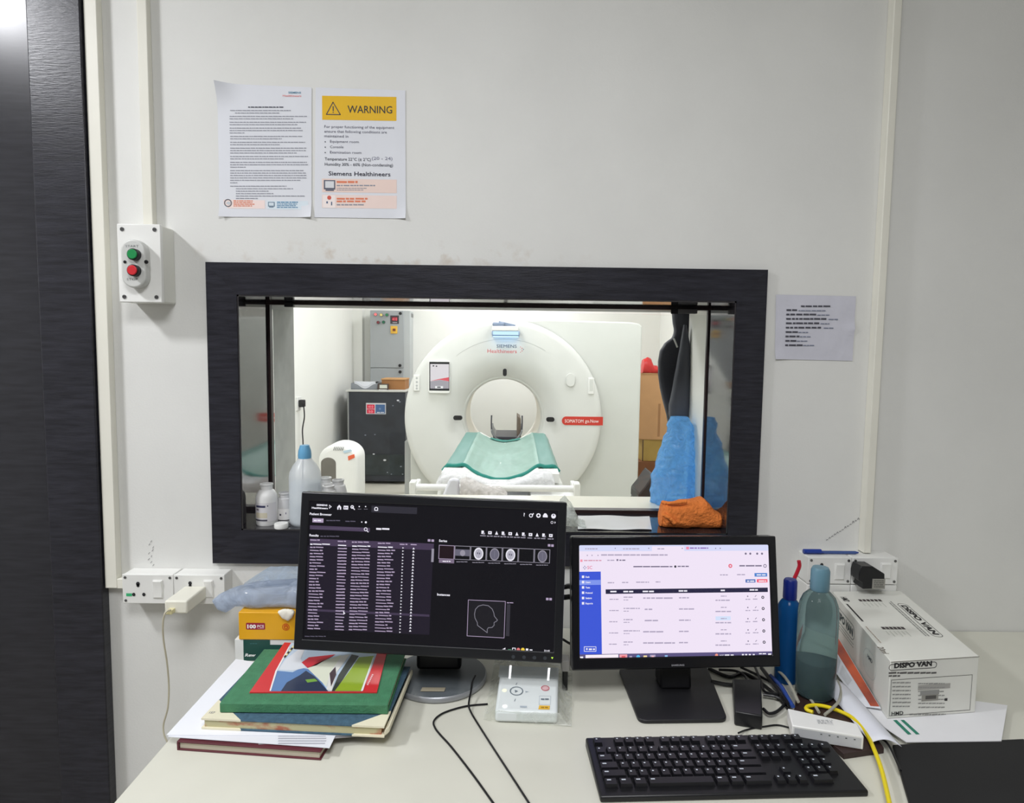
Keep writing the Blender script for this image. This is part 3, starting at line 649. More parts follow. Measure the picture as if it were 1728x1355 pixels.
# scanner
GY = 4.15; gc = Py(849, 706, GY); GR = 168*(GY+1.65)/F
T = thing('scanner_gantry', 'large white round scanner gantry with a circular bore in the room beyond the window', 'scanner', (gc.x, GY+.4, 0))
def rimy(y): return GY+y
b = MB(); b.lathe([(.352, .34), (.352, .2), (.36, .15), (.385, .105), (.43, .062), (.49, .026), (.55, .008), (.60, 0), (GR-.06, 0), (GR-.022, .006), (GR-.004, .022), (GR, .05), (GR, .12), (GR-.03, .125)], GANTRY, (gc.x, GY, gc.z), n=128, axis='y'); b.build('round_front_cover', T, smooth=50)
b = MB(); b.lathe([(.351, .2), (.349, .25), (.349, .9)], mat('bore_lining', (250, 246, 236), .5, var=.01), (gc.x, GY, gc.z), n=96, axis='y'); b.build('bore_tunnel', T, smooth=50)
b = MB(); b.lathe([(GR-.03, .1), (GR+.0035, .1), (GR+.0035, .114), (GR-.03, .114)], mat('gap_shade_grey', (110, 112, 110), .6), (gc.x, GY, gc.z), n=128, axis='y'); b.build('rim_gap_shade', T, smooth=40)  # grey ring stands in for the shaded gap behind the cover rim
yb2 = GY+.115; xr = Py(1080, 690, yb2).x; ztop = Py(1020, 543, yb2).z
b = MB()
ol = [(xr, 0), (xr, ztop-.04), (xr-.03, ztop-.012), (xr-.1, ztop), (.35, ztop+.012), (gc.x, ztop-.01), (gc.x-.5, ztop-.25), (gc.x-.75, 1.3), (gc.x-.86, .9), (gc.x-.86, 0)]
RIM = mat('gantry_side_shell', (214, 216, 210), .4, var=.02)
n = len(ol); hole = [(gc.x+.36*math.cos(2*math.pi*k/48), gc.z+.36*math.sin(2*math.pi*k/48)) for k in range(48)]
# body: ring of walls with a round passage, front and back closed around it
def body(b, ol, hole, y0, y1, m):
    bm = bmesh.new()
    vo = [bm.verts.new((x, y0, z)) for x, z in ol]; vh = [bm.verts.new((x, y0, z)) for x, z in hole]
    eo = [bm.edges.new((vo[i], vo[(i+1) % len(vo)])) for i in range(len(vo))]; eh = [bm.edges.new((vh[i], vh[(i+1) % len(vh)])) for i in range(len(vh))]
    bmesh.ops.triangle_fill(bm, edges=eo+eh, use_beauty=True)
    r = bmesh.ops.extrude_face_region(bm, geom=bm.faces[:]); 
    for v in r['geom']:
        if isinstance(v, bmesh.types.BMVert): v.co.y = y1
    bmesh.ops.recalc_face_normals(bm, faces=bm.faces[:])
    bm.verts.index_update(); b.add([v.co.copy() for v in bm.verts], [tuple(v.index for v in f.verts) for f in bm.faces], m); bm.free()
body(b, ol, hole, yb2, GY+.9, RIM); b.build('housing', T, bevel=.05, seg=4, smooth=50)
xs = Py(683, 790, GY+.2).x
b = MB(); b.box(xs, gc.x-.8, GY+.2, GY+.8, 0, Py(690, 745, GY+.2).z, mat('grey_stand_panel', (176, 178, 176), .45, var=.04)); b.box(xs+.105, xs+.11, GY+.198, GY+.201, 0, .7, ink((120, 122, 122))); b.build('side_stand', T, smooth=0)
S = Surf((0, GY, 0), (1, 0, 0), (0, 0, 1), (660, 500, .2656)); NV = ink((52, 78, 110)); RD = ink((224, 92, 96))
b = MB(); b.stext(S, 'SIEMENS', 670, 326, 20, NV, wd=128, bold=.0, e=.001); b.build('logo_lettering', T, smooth=0); b = MB(); b.stext(S, 'Healthineers', 612, 359, 24, RD, wd=186, bold=.0, e=.001)
b.build('logo_lettering', T, smooth=0); b = MB()
for (x, y, r) in ((822, 322, 2.5), (832, 330, 3), (840, 338, 3), (832, 347, 3), (822, 355, 2.5), (826, 338, 2)): b.sdisc(S, x, y, r, RD if x != 840 else NV, .001)
b.build('logo_dots', T, smooth=0)
b = MB(); pts = []
b2 = ink((186, 188, 184))
for k in range(25):
    a = math.radians(128-k*2.9); pts.append((720+ (129/.2656)*1.02*math.cos(a)*1.0, 776-(134/.2656)*math.sin(a)))
b.sline(S, pts, 2.2, b2, .0008); b.build('cover_seam', T, smooth=0)
# lettered red strip
b = MB(); p0 = S.uv(1085, 763); p1 = S.uv(1345, 820); r_ = (p0[1]-p1[1])/2
pts = [(p1[0], p1[1]), (p1[0], p0[1])] + [(p0[0]+r_+r_*math.cos(a), p1[1]+r_+r_*math.sin(a)) for a in [math.pi/2+math.pi*k/10 for k in range(11)]]
b.prism([S.w(u, v, 0) for u, v in pts], (0, -.004, 0), mat('red_strip', (206, 58, 44), .4, var=.03)); 
b.stext(S, 'SOMATOM', 1103, 802, 21, ink((250, 244, 240)), wd=118, bold=.0, e=.005); b.stext(S, 'go.Now', 1232, 802, 21, ink((250, 244, 240)), wd=86, bold=.0, e=.005); b.build('red_name_strip', T, smooth=0)
def capsule(x0, y0, x1, y1, dep, m, nm, off=0, zoom=S):
    a = zoom.uv(x0, y1); c = zoom.uv(x1, y0); r = min(c[0]-a[0], c[1]-a[1])*.48
    bb = MB(); bb.prism([zoom.w(u, v, off) for u, v in rrect(a[0], a[1], c[0], c[1], r)], (0, -dep, 0), m); return bb.build(nm, T, bevel=.002)
capsule(710, 460, 735, 507, .03, BLK, 'laser_window', -.02); capsule(395, 758, 453, 786, .03, BLK, 'laser_window', -.02); capsule(985, 768, 1038, 797, .03, BLK, 'laser_window', -.02)
capsule(1110, 490, 1168, 572, .02, GANTRY, 'round_button_cover')
a, c = S.uv(1250, 622), S.uv(1290, 517)
b = MB(); b.box(a[0], c[0], GY-.012, GY, a[1], c[1], WHITE_PL); b.build('grip_plate', T, bevel=.01, seg=3)
b = MB(); b.box(a[0]+.012, c[0]-.01, GY-.014, GY-.011, a[1]+.03, c[1]-.015, RIM); b.build('grip_recess', T, bevel=.002)
a, c = S.uv(143, 602), S.uv(183, 498)
b = MB(); b.box(a[0], c[0], GY-.014, GY, a[1], c[1], WHITE_PL); kp = b.build('key_pad', T, bevel=.006)
b = MB(); S2 = Surf((0, GY-.014, 0), (1, 0, 0), (0, 0, 1), S.z)
for yy in (520, 545, 568, 585): b.sdisc(S2, 163, yy, 7, ink((190, 192, 190)), .001)
b.build('pad_keys', kp, smooth=0)
a, c = S.uv(238, 614), S.uv(376, 410)
b = MB(); b.prism([Vector((u, GY, v)) for u, v in rrect(a[0], a[1], c[0], c[1], .018)], (0, -.03, 0), WHITE_PL); tb = b.build('control_tablet', T, bevel=.004)
S2 = Surf((0, GY-.03, 0), (1, 0, 0), (0, 0, 1), S.z); b = MB()
b.srect(S2, 243, 416, 370, 600, BLKS, .001); b.srect(S2, 249, 430, 367, 586, glow((226, 220, 226)), .002)
b.spoly(S2, [(249, 538), (300, 526), (367, 514), (367, 540), (310, 530)], glow((226, 92, 104)), .0026); b.spoly(S2, [(249, 540), (310, 531), (367, 541), (367, 586), (249, 586)], glow((168, 164, 172)), .0025)
b.srect(S2, 280, 570, 330, 586, glow((236, 236, 238)), .003); b.srect(S2, 293, 573, 315, 582, glow((90, 90, 96)), .0034); b.srect(S2, 264, 438, 274, 446, glow((60, 60, 66)), .003); b.srect(S2, 284, 440, 293, 448, glow((60, 60, 66)), .003)
b.build('tablet_screen', tb, smooth=0)
S3 = Surf((0, GY-.02, 0), (1, 0, 0), (0, 0, 1), (740, 520, .1273))
def bx3(x0, y0, x1, y1, ya, yb, m, nm, bev=.006):
    Sx = Surf((0, ya, 0), (1, 0, 0), (0, 0, 1), (740, 520, .1273)); a, c = Sx.uv(x0, y1), Sx.uv(x1, y0)
    bb = MB(); bb.box(a[0], c[0], ya, yb, a[1], c[1], m); return bb.build(nm, T, bevel=bev, seg=3)
bx3(703, 300, 1080, 368, GY-.11, GY+.01, mat('blue_grey_lamp_case', (150, 170, 196), .4, var=.03), 'lamp_case', .012)
Sx = Surf((0, GY-.111, 0), (1, 0, 0), (0, 0, 1), (740, 520, .1273)); a, c = Sx.uv(722, 352), Sx.uv(1060, 308)
b = MB(); b.box(a[0], c[0], GY-.1125, GY-.105, a[1], c[1], glow((190, 222, 255), 1.3)); b.box(a[0], c[0], GY-.1, GY-.02, a[1]-.018, a[1]-.012, glow((150, 200, 255), 3)); b.build('blue_lamp', T, smooth=0)
bx3(708, 240, 1058, 298, GY-.13, GY+.0, WHITE_PL, 'module_shelf')
pa, pb_ = Py(842, 541.5, GY-.08), Py(870, 548, GY-.08)
b = MB(); dv = (pb_-pa).normalized(); up = Vector((-dv.z, 0, dv.x)); th = .028
b.prism([pa, pb_, pb_-up*th, pa-up*th], (0, .1, 0), mat('slate_handset', (128, 142, 164), .4, var=.05)); b.build('remote_handset', T, bevel=.006)
b = MB(); a = Py(831, 550.5, GY-.1); c = Py(851, 544, GY-.1); b.box(a.x, c.x, GY-.1, GY-.0, a.z, c.z, MC['slate_handset']); b.build('remote_handset', T, bevel=.012)

# couch
cf = Py(845.5, 789, 1.95); cr = Py(853, 731, 3.4); CZ = cf.z; HW = (Py(941, 789, 1.95).x-Py(751, 789, 1.95).x)/2
def ccx(y): return cf.x+(cr.x-cf.x)*(y-1.95)/(3.4-1.95)
def cz(u): return CZ - (.062*(1-(u/.6)**2) if abs(u) < .6 else 0) + (.006 if .6 < abs(u) < .68 else 0)
T = thing('patient_couch', 'white patient couch running from the bore towards the window', 'couch', (ccx(2.6), 2.6, 0))
U = [-1, -.95, -.8, -.68, -.64, -.6]+[-.6+.12*k for k in range(1, 10)]+[.6, .64, .68, .8, .95, 1]
b = MB()
for i in range(len(U)-1):
    for (ya, yc) in ((1.78, 3.5),):
        A = [(ccx(y)+U[j]*HW, y, cz(U[j])-dz) for dz in (.05, 0) for (j, y) in ((i, ya), (i+1, ya), (i+1, yc), (i, yc))]
        b.hexa(A, WHITE_PL)
b.build('table_top', T, smooth=40)
b = MB(); x = ccx(2.2)
b.hexa([(x-.40, 1.76, .45), (x+.40, 1.76, .45), (x+.40, 3.45, .45), (x-.40, 3.45, .45), (x-.335, 1.80, CZ-.05), (x+.335, 1.80, CZ-.05), (x+.335, 3.45, CZ-.05), (x-.335, 3.45, CZ-.05)], GANTRY); b.build('side_skirt', T, bevel=.02, seg=3)
b = MB(); b.box(x-.28, x+.28, 2.0, 3.4, 0, .46, GANTRY); b.build('pedestal', T, bevel=.03, seg=3)
bl, br = Py(697, 822, 1.6), Py(973, 825, 1.6)
b = MB(); b.cyl(bl, br, .0175, mat('white_bar', (240, 240, 238), .2, var=.02)); b.build('foot_bar', T)
for p in (bl, br):
    b = MB(); b.box(p.x-.016, p.x+.016, 1.57, 1.64, p.z-.035, p.z+.033, WHITE_PL); b.box(p.x-.012, p.x+.012, 1.62, 1.82, p.z-.03, p.z+.0, WHITE_PL); b.build('bar_bracket', T, bevel=.006)
b = MB(); a = Py(895, 836, 1.7); b.box(a.x, a.x+.26, 1.62, 1.78, a.z-.05, a.z+.012, WHITE_PL); b.box(a.x-.14, a.x-.01, 1.64, 1.8, a.z-.05, a.z+.004, mat('grey_bracket', (150, 152, 152), .4)); b.build('foot_tray', T, bevel=.005)
# head holder
b = MB(); hc = Py(855, 720, 3.75); hw = .125
def hold(u, v):
    a = math.pi*(1.0+u); return Vector((hc.x+hw*math.cos(a)*(1 if abs(math.cos(a)) < .98 else 1), 3.55+.45*v, hc.z-.0+.10*math.sin(a)))
b.grid(hold, 20, 4, mat('grey_head_holder', (128, 130, 130), .45, var=.05)); o = b.build('head_holder', T, solid=.012, smooth=60)
b = MB(); b.prism([(hc.x-.115, 3.56, hc.z-.06), (hc.x+.115, 3.56, hc.z-.06), (hc.x+.07, 3.56, hc.z-.16), (hc.x-.07, 3.56, hc.z-.16)], (0, .45, 0), mat('dark_holder_base', (62, 60, 66), .4, var=.1)); b.hexa([(hc.x-.1, 3.3, CZ-.12), (hc.x+.1, 3.3, CZ-.12), (hc.x+.08, 3.7, hc.z-.15), (hc.x-.08, 3.7, hc.z-.15), (hc.x-.1, 3.3, CZ-.09), (hc.x+.1, 3.3, CZ-.09), (hc.x+.08, 3.7, hc.z-.1), (hc.x-.08, 3.7, hc.z-.1)], MC['dark_holder_base']); b.build('holder_base', o, bevel=.006)
b = MB()
for sgn in (-1, 1): b.tube([(hc.x+sgn*.124, 3.56, hc.z-.02), (hc.x+sgn*.126, 3.56, hc.z+.06), (hc.x+sgn*.125, 3.56, hc.z+.115)], .006, MC['dark_holder_base'])
b.build('holder_arm', o)
b = MB(); a, c = Py(872.5, 742, 3.6), Py(880, 702, 3.6)
b.hexa([(a.x, 3.6, a.z), (c.x, 3.6, a.z), (c.x, 3.9, a.z), (a.x, 3.9, a.z), (a.x, 3.6, c.z), (c.x-.005, 3.6, c.z-.02), (c.x-.005, 3.9, c.z-.02), (a.x, 3.9, c.z)], mat('brown_board', (110, 96, 84), .5, var=.2)); solo(b.build('arm_board', bevel=.006), 'upright grey-brown board standing beside the head holder in the bore', 'board')
# sheet on the couch
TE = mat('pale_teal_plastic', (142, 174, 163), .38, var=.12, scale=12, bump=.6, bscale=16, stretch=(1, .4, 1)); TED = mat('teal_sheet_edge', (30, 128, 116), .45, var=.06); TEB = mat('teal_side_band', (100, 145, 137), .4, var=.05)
T = thing('couch_sheet', 'teal plastic sheet covering the middle of the patient couch', 'sheet', (ccx(2.6), 2.6, CZ))
def shp(u, y, lift=.012):
    a = u*1.03; z = cz(max(-1, min(1, u)))+lift
    z += .004*noise.noise(Vector((u*9, y*5, 0)))+.002*noise.noise(Vector((u*25, y*12, 3)))
    if abs(u) > .95: z -= (abs(u)-.95)*.6
    return Vector((ccx(y)+a*HW, y, z))
def ye(u): return 1.95-.07*(1-(abs(u)/.6)**2 if abs(u) < .6 else 0)+.03*max(0, abs(u)-.6)
b = MB(); b.grid(lambda v, u: shp(-.66+1.32*u, ye(-.66+1.32*u)+(3.38-ye(-.66+1.32*u))*v, .014), 40, 36, TE); b.build('sheet_middle', T, smooth=80)
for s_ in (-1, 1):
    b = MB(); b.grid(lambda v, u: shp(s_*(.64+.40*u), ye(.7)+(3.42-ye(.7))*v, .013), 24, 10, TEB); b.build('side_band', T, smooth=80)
b = MB(); b.tube([shp(-1.0+2.0*k/24, ye(-1+2*k/24)-.012, .010) for k in range(25)], .012, TED, n=8, smooth=2); b.build('dark_hem', T)
b = MB(); b.grid(lambda v, u: shp(-.35+.7*u, 3.3+.1*v, .020), 3, 12, TED); b.build('dark_fold', T, smooth=80)
# plastic bags at the foot
WF = film('white_crumpled_film', (244, 244, 246), .12, .2, .35, .9, 30)
rows = []
for px, t, bt in ((738, 810, 819), (746, 799, 819), (765, 795, 819), (790, 799, 819), (815, 808, 820), (835, 813, 821), (855, 813, 821), (880, 807, 820), (905, 798, 819), (922, 795, 819), (931, 798, 819), (935, 808, 819)):
    p, q = Py(px, t, 1.72), Py(px, bt, 1.72); rows.append(((p.x, 1.73, (p.z+q.z)/2), (0, 0, (p.z-q.z)/2), (0, -.06, 0)))
b = MB(); b.loft(rows, WF, n=26, amp=.012, freq=16, sq=.8); solo(b.build('plastic_bag', smooth=30), 'white crumpled plastic wrap bunched on the foot end of the patient couch', 'plastic bag')
rows = []
for px, t in ((777, 812), (786, 809), (800, 814), (815, 821), (832, 822), (846, 826), (856, 833)):
    p, q = Py(px, t, 1.5), Py(px, 850, 1.5); rows.append(((p.x, 1.535, (p.z+q.z)/2), (0, 0, (p.z-q.z)/2), (0, -.055, 0)))
b = MB(); b.loft(rows, film('grey_crumpled_film', (226, 222, 220), .2, .2, .4, .9, 30), n=24, amp=.014, freq=18); solo(b.build('plastic_bag', smooth=30), 'greyish clear plastic bag hanging over the couch foot bar', 'plastic bag')
b = MB(); P = [Py(x, y, 1.53) for x, y in ((741, 850), (758, 809), (766, 807), (775, 810), (775, 850))]
b.prism(P, (0, .03, 0), mat('white_cloth', (226, 226, 234), .8, var=.05)); solo(b.build('folded_towel', bevel=.012, seg=3, smooth=60), 'white folded towel draped over the left of the couch foot bar', 'towel')

# tall dark cabinet, control panel, things on it
CABM = mat('charcoal_cabinet', (48, 52, 60), .35, var=.5, scale=7, rgb2=(38, 41, 48), contrast=(.35, .6))
YC = 5.3; a, c = Py(587, 825, YC), Py(684, 662, YC)
T = thing('power_cabinet', 'dark charcoal floor cabinet with a small red and blue display, left of the gantry', 'cabinet', ((a.x+c.x)/2, YC+.35, 0))
b = MB(); b.box(a.x, c.x, YC, YC+.7, .03, c.z, CABM); b.build('cabinet_body', T, bevel=.006)
b = MB(); b.box(a.x-.012, c.x+.005, YC-.012, YC+.72, c.z, c.z+.016, mat('pale_cabinet_top', (196, 196, 190), .5)); b.build('cabinet_top', T, bevel=.003)
b = MB(); b.box(a.x+.004, a.x+.018, YC-.005, YC, .03, c.z, mat('grey_edge', (150, 152, 150), .5)); b.build('edge_strip', T)
p, q = Py(614, 805, YC), Py(683, 767, YC)
b = MB(); b.box(p.x, c.x-.01, YC-.006, YC, .1, q.z, mat('dark_green_black_panel', (34, 42, 42), .2, var=.6, scale=9, rgb2=(52, 62, 66))); b.build('lower_panel', T, bevel=.002)
S = Surf((0, YC, 0), (1, 0, 0), (0, 0, 1), (570, 510, .2436)); b = MB(); FLECK = ink((220, 222, 226))
b.srect(S, 196, 697, 334, 776, ink((206, 206, 208)), .004); b.srect(S, 202, 708, 256, 738, glow((200, 40, 66)), .006); b.srect(S, 202, 741, 256, 770, glow((200, 40, 66)), .006); b.srect(S, 262, 708, 328, 770, ink((72, 104, 150)), .006)
b.stext(S, '410', 212, 732, 17, glow((255, 170, 180)), wd=34, e=.008); b.stext(S, '50', 214, 764, 15, glow((255, 170, 180)), wd=30, e=.008)
b.sdash(S, 272, 322, 766, 6, ink((220, 226, 236)), 5, .008); b.sdisc(S, 293, 738, 8, ink((110, 140, 180)), .008); b.build('display_panel', T, smooth=0)
b = MB()
for (x, y, r) in ((326, 1093, 8), (250, 1051, 6), (192, 920, 5), (258, 916, 4), (438, 1137, 5), (418, 680, 7), (430, 690, 5), (383, 716, 4), (372, 1190, 4), (345, 1178, 4), (450, 1190, 4)): b.sdisc(S, x, y, r, FLECK if r > 5 else ink((140, 148, 160)), .0075, sx=1.3, sy=.8)
b.build('paint_fleck', T, smooth=0)
cabz = c.z+.0162
b = MB(); p, q = Py(592, 660, 5.45), Py(637, 648, 5.45)
GT = mat('grey_tray', (140, 144, 150), .5, var=.06)
T = thing('document_tray', 'grey tray with a sheet of white paper on top of the dark cabinet', 'tray', ((p.x+q.x)/2, 5.55, cabz))
b.box(p.x, q.x, 5.45, 5.7, cabz, cabz+.07, GT); b.build('tray_body', T, bevel=.006)
b = MB(); b.grid(lambda v, u: Vector((p.x+.02+(q.x-p.x-.02)*u, 5.44+.2*v, cabz+.078+.03*math.cos(2*math.pi*u)*(1-v*.5)-.015)), 4, 16, PAPER)
b.add([(p.x+.04+(q.x-p.x-.06)*u, 5.4485, cabz+.064-.055*math.sin(math.pi*u)**2) for u in [k/12 for k in range(13)]]+[(q.x-.02, 5.4485, cabz+.09), (p.x+.04, 5.4485, cabz+.09)], [tuple(range(15))], PAPER); b.build('paper_sheet', T, smooth=70)
KRAFT = mat('kraft_cardboard', (196, 150, 100), .8, var=.08, scale=9)
p, q = Py(644, 662, 5.5), Py(684, 641, 5.5)
b = MB(); b.box(p.x, q.x-.005, 5.5, 5.8, cabz, q.z, mat('brown_cardboard', (166, 116, 70), .8, var=.1)); o = thing('cardboard_box', 'small brown cardboard box on top of the dark cabinet', 'box', ((p.x+q.x)/2, 5.65, cabz)); b.build('box_body', o, bevel=.003)
b = MB(); b.box(p.x-.004, q.x, 5.49, 5.81, q.z-.004, q.z+.012, KRAFT); b.build('box_lid', o, bevel=.003)
p, q = Py(637, 662, 5.42), Py(655, 648, 5.42)
T = thing('meter_box', 'small dark framed meter with a white face, in front of the small cardboard box', 'meter', ((p.x+q.x)/2, 5.44, cabz))
b = MB(); b.box(p.x, q.x, 5.42, 5.47, cabz, q.z, mat('dark_brown_plastic', (74, 60, 54), .4)); b.build('meter_case', T, bevel=.004)
S = Surf((0, 5.42, 0), (1, 0, 0), (0, 0, 1), (570, 510, .2436)); b = MB(); b.srect(S, 290, 572, 342, 597, ink((216, 218, 204)), .002); b.srect(S, 284, 604, 340, 613, ink((240, 240, 240)), .003); b.build('meter_face', T, smooth=0)
# wall panel
YW = SF-.27; a, c = Py(625, 655, YW), Py(681, 524, YW)
T = thing('electrical_panel', 'tall grey wall-mounted electrical panel with coloured lamps above the dark cabinet', 'electrical panel', ((a.x+c.x)/2, SF-.12, a.z))
PG = mat('panel_grey', (164, 168, 170), .4, var=.04); PG2 = mat('panel_side_grey', (186, 190, 190), .4, var=.03)
b = MB(); b.box(a.x, c.x+.075, YW+.02, SF, a.z-.1, c.z+.0, PG2); b.build('panel_case', T, bevel=.004)
zs = Py(650, 621, YW).z
b = MB(); b.box(a.x, c.x, YW, YW+.022, zs+.004, c.z-.004, PG); dr1 = b.build('panel_door', T, bevel=.004)
b = MB(); b.box(a.x, c.x, YW, YW+.022, a.z-.1, zs-.004, PG); b.build('lower_cover', T, bevel=.004)
S = Surf((0, YW, 0), (1, 0, 0), (0, 0, 1), (570, 510, .2436))
for (x, y, col, em) in ((264, 85, (255, 120, 120), 1.2), (303, 88, (240, 220, 130), .9), (342, 88, (60, 170, 110), .5), (282, 140, (120, 40, 50), 0), (319, 138, (24, 96, 70), 0)):
    u, v = S.uv(x, y); r = 9*.2436*(YW+1.65)/F
    b = MB(); b.cyl((u, YW+.001, v), (u, YW-.02, v), r*1.25, STEEL); b.cyl((u, YW-.005, v), (u, YW-.03, v), r, glow(col, em) if em else mat('lamp_%d' % x, col, .3)); b.build('indicator_lamp', dr1)
b = MB(); b.srect(S, 364, 92, 424, 150, ink((62, 60, 66)), .004); b.srect(S, 374, 102, 414, 130, ink((120, 30, 44)), .006); b.stext(S, '410', 378, 127, 20, glow((255, 110, 120)), wd=34, bold=.02, e=.008); b.srect(S, 380, 136, 412, 145, ink((150, 140, 146)), .006); b.build('digital_meter', dr1, smooth=0)
u, v = S.uv(390, 191); b = MB(); b.box(u-.04, u+.04, YW-.012, YW, v-.045, v+.045, mat('yellow_switch', (236, 186, 70), .4)); b.box(u-.012, u+.02, YW-.03, YW-.01, v-.014, v+.014, mat('dark_red_knob', (120, 50, 30), .4)); b.build('rotary_switch', dr1, bevel=.003)
for (x, y) in ((434, 78), (431, 438), (432, 482)):
    u, v = S.uv(x, y); b = MB(); b.cyl((u, YW+.001, v), (u, YW-.012, v), .018, BLK); b.build('panel_latch', T)
u, v = S.uv(489, 86); b = MB(); b.box(u-.03, u+.02, YW+.1, SF, v-.025, v+.025, mat('grey_clip', (110, 112, 112), .4)); b.build('wall_bracket', T, bevel=.004)
# air purifier on the floor
YA = 3.0; a, c = Py(537, 835, YA), Py(602, 751, YA); w_ = c.x-a.x
T = thing('air_purifier', 'white arch-topped air purifier standing on the floor behind the saline bottle', 'air purifier', ((a.x+c.x)/2, YA+.15, 0))
def arch(x0, x1, z0, z1, n=16):
    r = (x1-x0)/2; cx = (x0+x1)/2; h = min(r, z1-z0)*.8
    return [(x0, z0), (x1, z0)] + [(cx+r*math.cos(math.pi*k/n), z1-h+h*math.sin(math.pi*k/n)) for k in range(n+1)]
ARCH = mat('ivory_plastic', (234, 234, 230), .35, var=.02)
b = MB(); b.prism([(x, YA, z) for x, z in arch(a.x, c.x, 0, c.z)], (0, .3, 0), ARCH); b.build('casing', T, bevel=.035, seg=4, smooth=60)
b = MB(); p, q = Py(542, 840, YA), Py(567, 772, YA); b.prism([(x, YA-.002, z) for x, z in arch(p.x, q.x, .1, q.z)], (0, .02, 0), mat('taupe_intake', (112, 108, 100), .6, var=.1)); b.build('air_intake', T, bevel=.004, smooth=50)
S = Surf((0, YA-.003, 0), (1, 0, 0), (0, 0, 1)); b = MB(); b.spoly(S, [(587, 770), (598, 766), (599, 772), (588, 777)], ink((230, 104, 66)), .002); b.build('orange_sticker', T, smooth=0)
b = MB()
for k in range(6):
    x = 562+k*3; b.spoly(S, [(x, 760), (x+1.4, 760), (x+4, 753.5), (x+2.8, 753.5)], ink((130, 130, 130)), .003)
b.build('vent_slot', T, smooth=0)
b = MB(); b.spoly(S, [(579, 761), (592, 758), (595, 761), (581, 765)], ink((190, 212, 226)), .003); b.build('control_strip', T, smooth=0)
# socket, plug and cord on the left wall of the scan room
pw = Px(503, 681, SL)
T = thing('plug_and_cord', 'black plug with a hanging cord in a wall socket beyond the window, at far left', 'plug', pw)
b = MB(); b.box(SL, SL+.012, pw.y-.06, pw.y+.06, pw.z-.06, pw.z+.06, WHITE_PL); b.build('socket_plate', T, bevel=.003)
b = MB(); b.box(SL+.012, SL+.06, pw.y-.03, pw.y+.03, pw.z-.03, pw.z+.035, BLK); b.build('plug_body', T, bevel=.008)
q = Px(504, 760, SL+.05)
b = MB(); b.tube([(SL+.05, pw.y, pw.z-.025), (SL+.055, pw.y, pw.z-.12), (SL+.03, pw.y+.02, pw.z-.24), (SL+.04, pw.y, pw.z-.4), (SL+.03, pw.y, pw.z-.8)], .006, BLK); b.build('cord', T)
# cartons at the right
YB = 5.15
p, q = Py(1082, 742, YB), Py(1125, 631, YB)
T = thing('cardboard_box', 'large tan cardboard box stacked right of the gantry under the red bag', 'box', (p.x+.2, YB+.25, p.z), rz=-.06)
M_ = WORLD[T.name]; b = MB(); b.M = M_.copy(); H_ = q.z-p.z
b.box(-.22, .2, -.25, .25, 0, H_, mat('tan_cardboard', (214, 166, 118), .8, var=.06)); b.build('box_body', T, bevel=.004)
b = MB(); b.M = M_.copy(); b.box(-.002-.01, .012, -.252, -.25, H_*.05, H_*.55, mat('brown_tape', (176, 128, 84), .35)); b.box(-.23, .21, -.26, .26, H_-.003, H_+.006, MC['tan_cardboard']); b.build('tape_and_flap', T, smooth=0)
p2_, q2 = Py(1083, 808, YB), Py(1108, 738, YB)
b = MB(); b.box(p2_.x, p2_.x+.33, YB+.02, YB+.45, .31, p.z-.001, mat('mustard_cardboard', (192, 160, 84), .7, var=.12)); b.box(p2_.x-.0, p2_.x+.012, YB+.015, YB+.02, .31, p.z-.002, mat('dark_tape', (90, 64, 44), .4)); solo(b.build('cardboard_box', bevel=.004), 'mustard brown cardboard box under the large tan box right of the gantry', 'box')
b = MB(); b.box(p2_.x-.06, p2_.x+.38, YB-.0, YB+.5, 0, .309, mat('brown_carton', (140, 92, 60), .8, var=.1)); solo(b.build('cardboard_box', bevel=.004), 'low brown carton at the bottom of the stack behind the gantry', 'box')
rows = []
for px, t in ((1082, 625), (1085, 606), (1092, 603), (1098, 605), (1102, 616), (1108, 618), (1113, 628), (1116, 632)):
    k, kk = Py(px, t, YB+.05), H_+p.z+.007; h = max(.012, (k.z-kk)/2); rows.append(((k.x, YB+.05, kk+h), (0, 0, h), (0, -.08, 0)))
b = MB(); b.loft(rows, mat('red_plastic_bag', (232, 62, 62), .35, var=.15, bump=.6, bscale=20), n=22, amp=.02, freq=14); o = b.build('plastic_bag', smooth=35)
for v in o.data.vertices: v.co.z = max(v.co.z, H_+p.z+.0065)
solo(o, 'bright red plastic bag lying on the large tan cardboard box', 'plastic bag')
P = [Py(x, y, 2.2) for x, y in ((1077, 850), (1078, 834), (1088, 822), (1099, 806), (1104, 800), (1110, 850))]
b = MB(); b.prism([Vector((v.x, 2.2, v.z)) for v in P]+[], (0, .25, 0), BLK); 
bb = MB(); x0_ = min(v.x for v in P); x1_ = max(v.x for v in P)
b.box(x0_, x1_, 2.2, 2.45, 0, min(v.z for v in P), BLK); solo(b.build('rubbish_bin', bevel=.01), 'black bin partly hidden behind the blue plastic bag', 'bin')

# ---------------------------------------------------------------- desk
T = thing('desk', 'cream laminate desk along the wall under the window carrying the monitors', 'desk', (.45, -.38, 0))
DX0, DX1, DY0 = -.622, 1.62, -.78
b = MB(); b.box(DX0, DX1, DY0, -.002, DZ-.028, DZ, DESK); b.build('desk_top', T, bevel=.003)
for x in (DX0+.02, .5, DX1-.05):
    b = MB(); b.box(x, x+.025, DY0+.06, -.03, 0, DZ-.028, DESK); b.build('side_panel', T, bevel=.002)
b = MB(); b.box(DX0+.045, DX1-.05, -.06, -.045, .25, DZ-.028, DESK); b.build('back_panel', T, smooth=0)

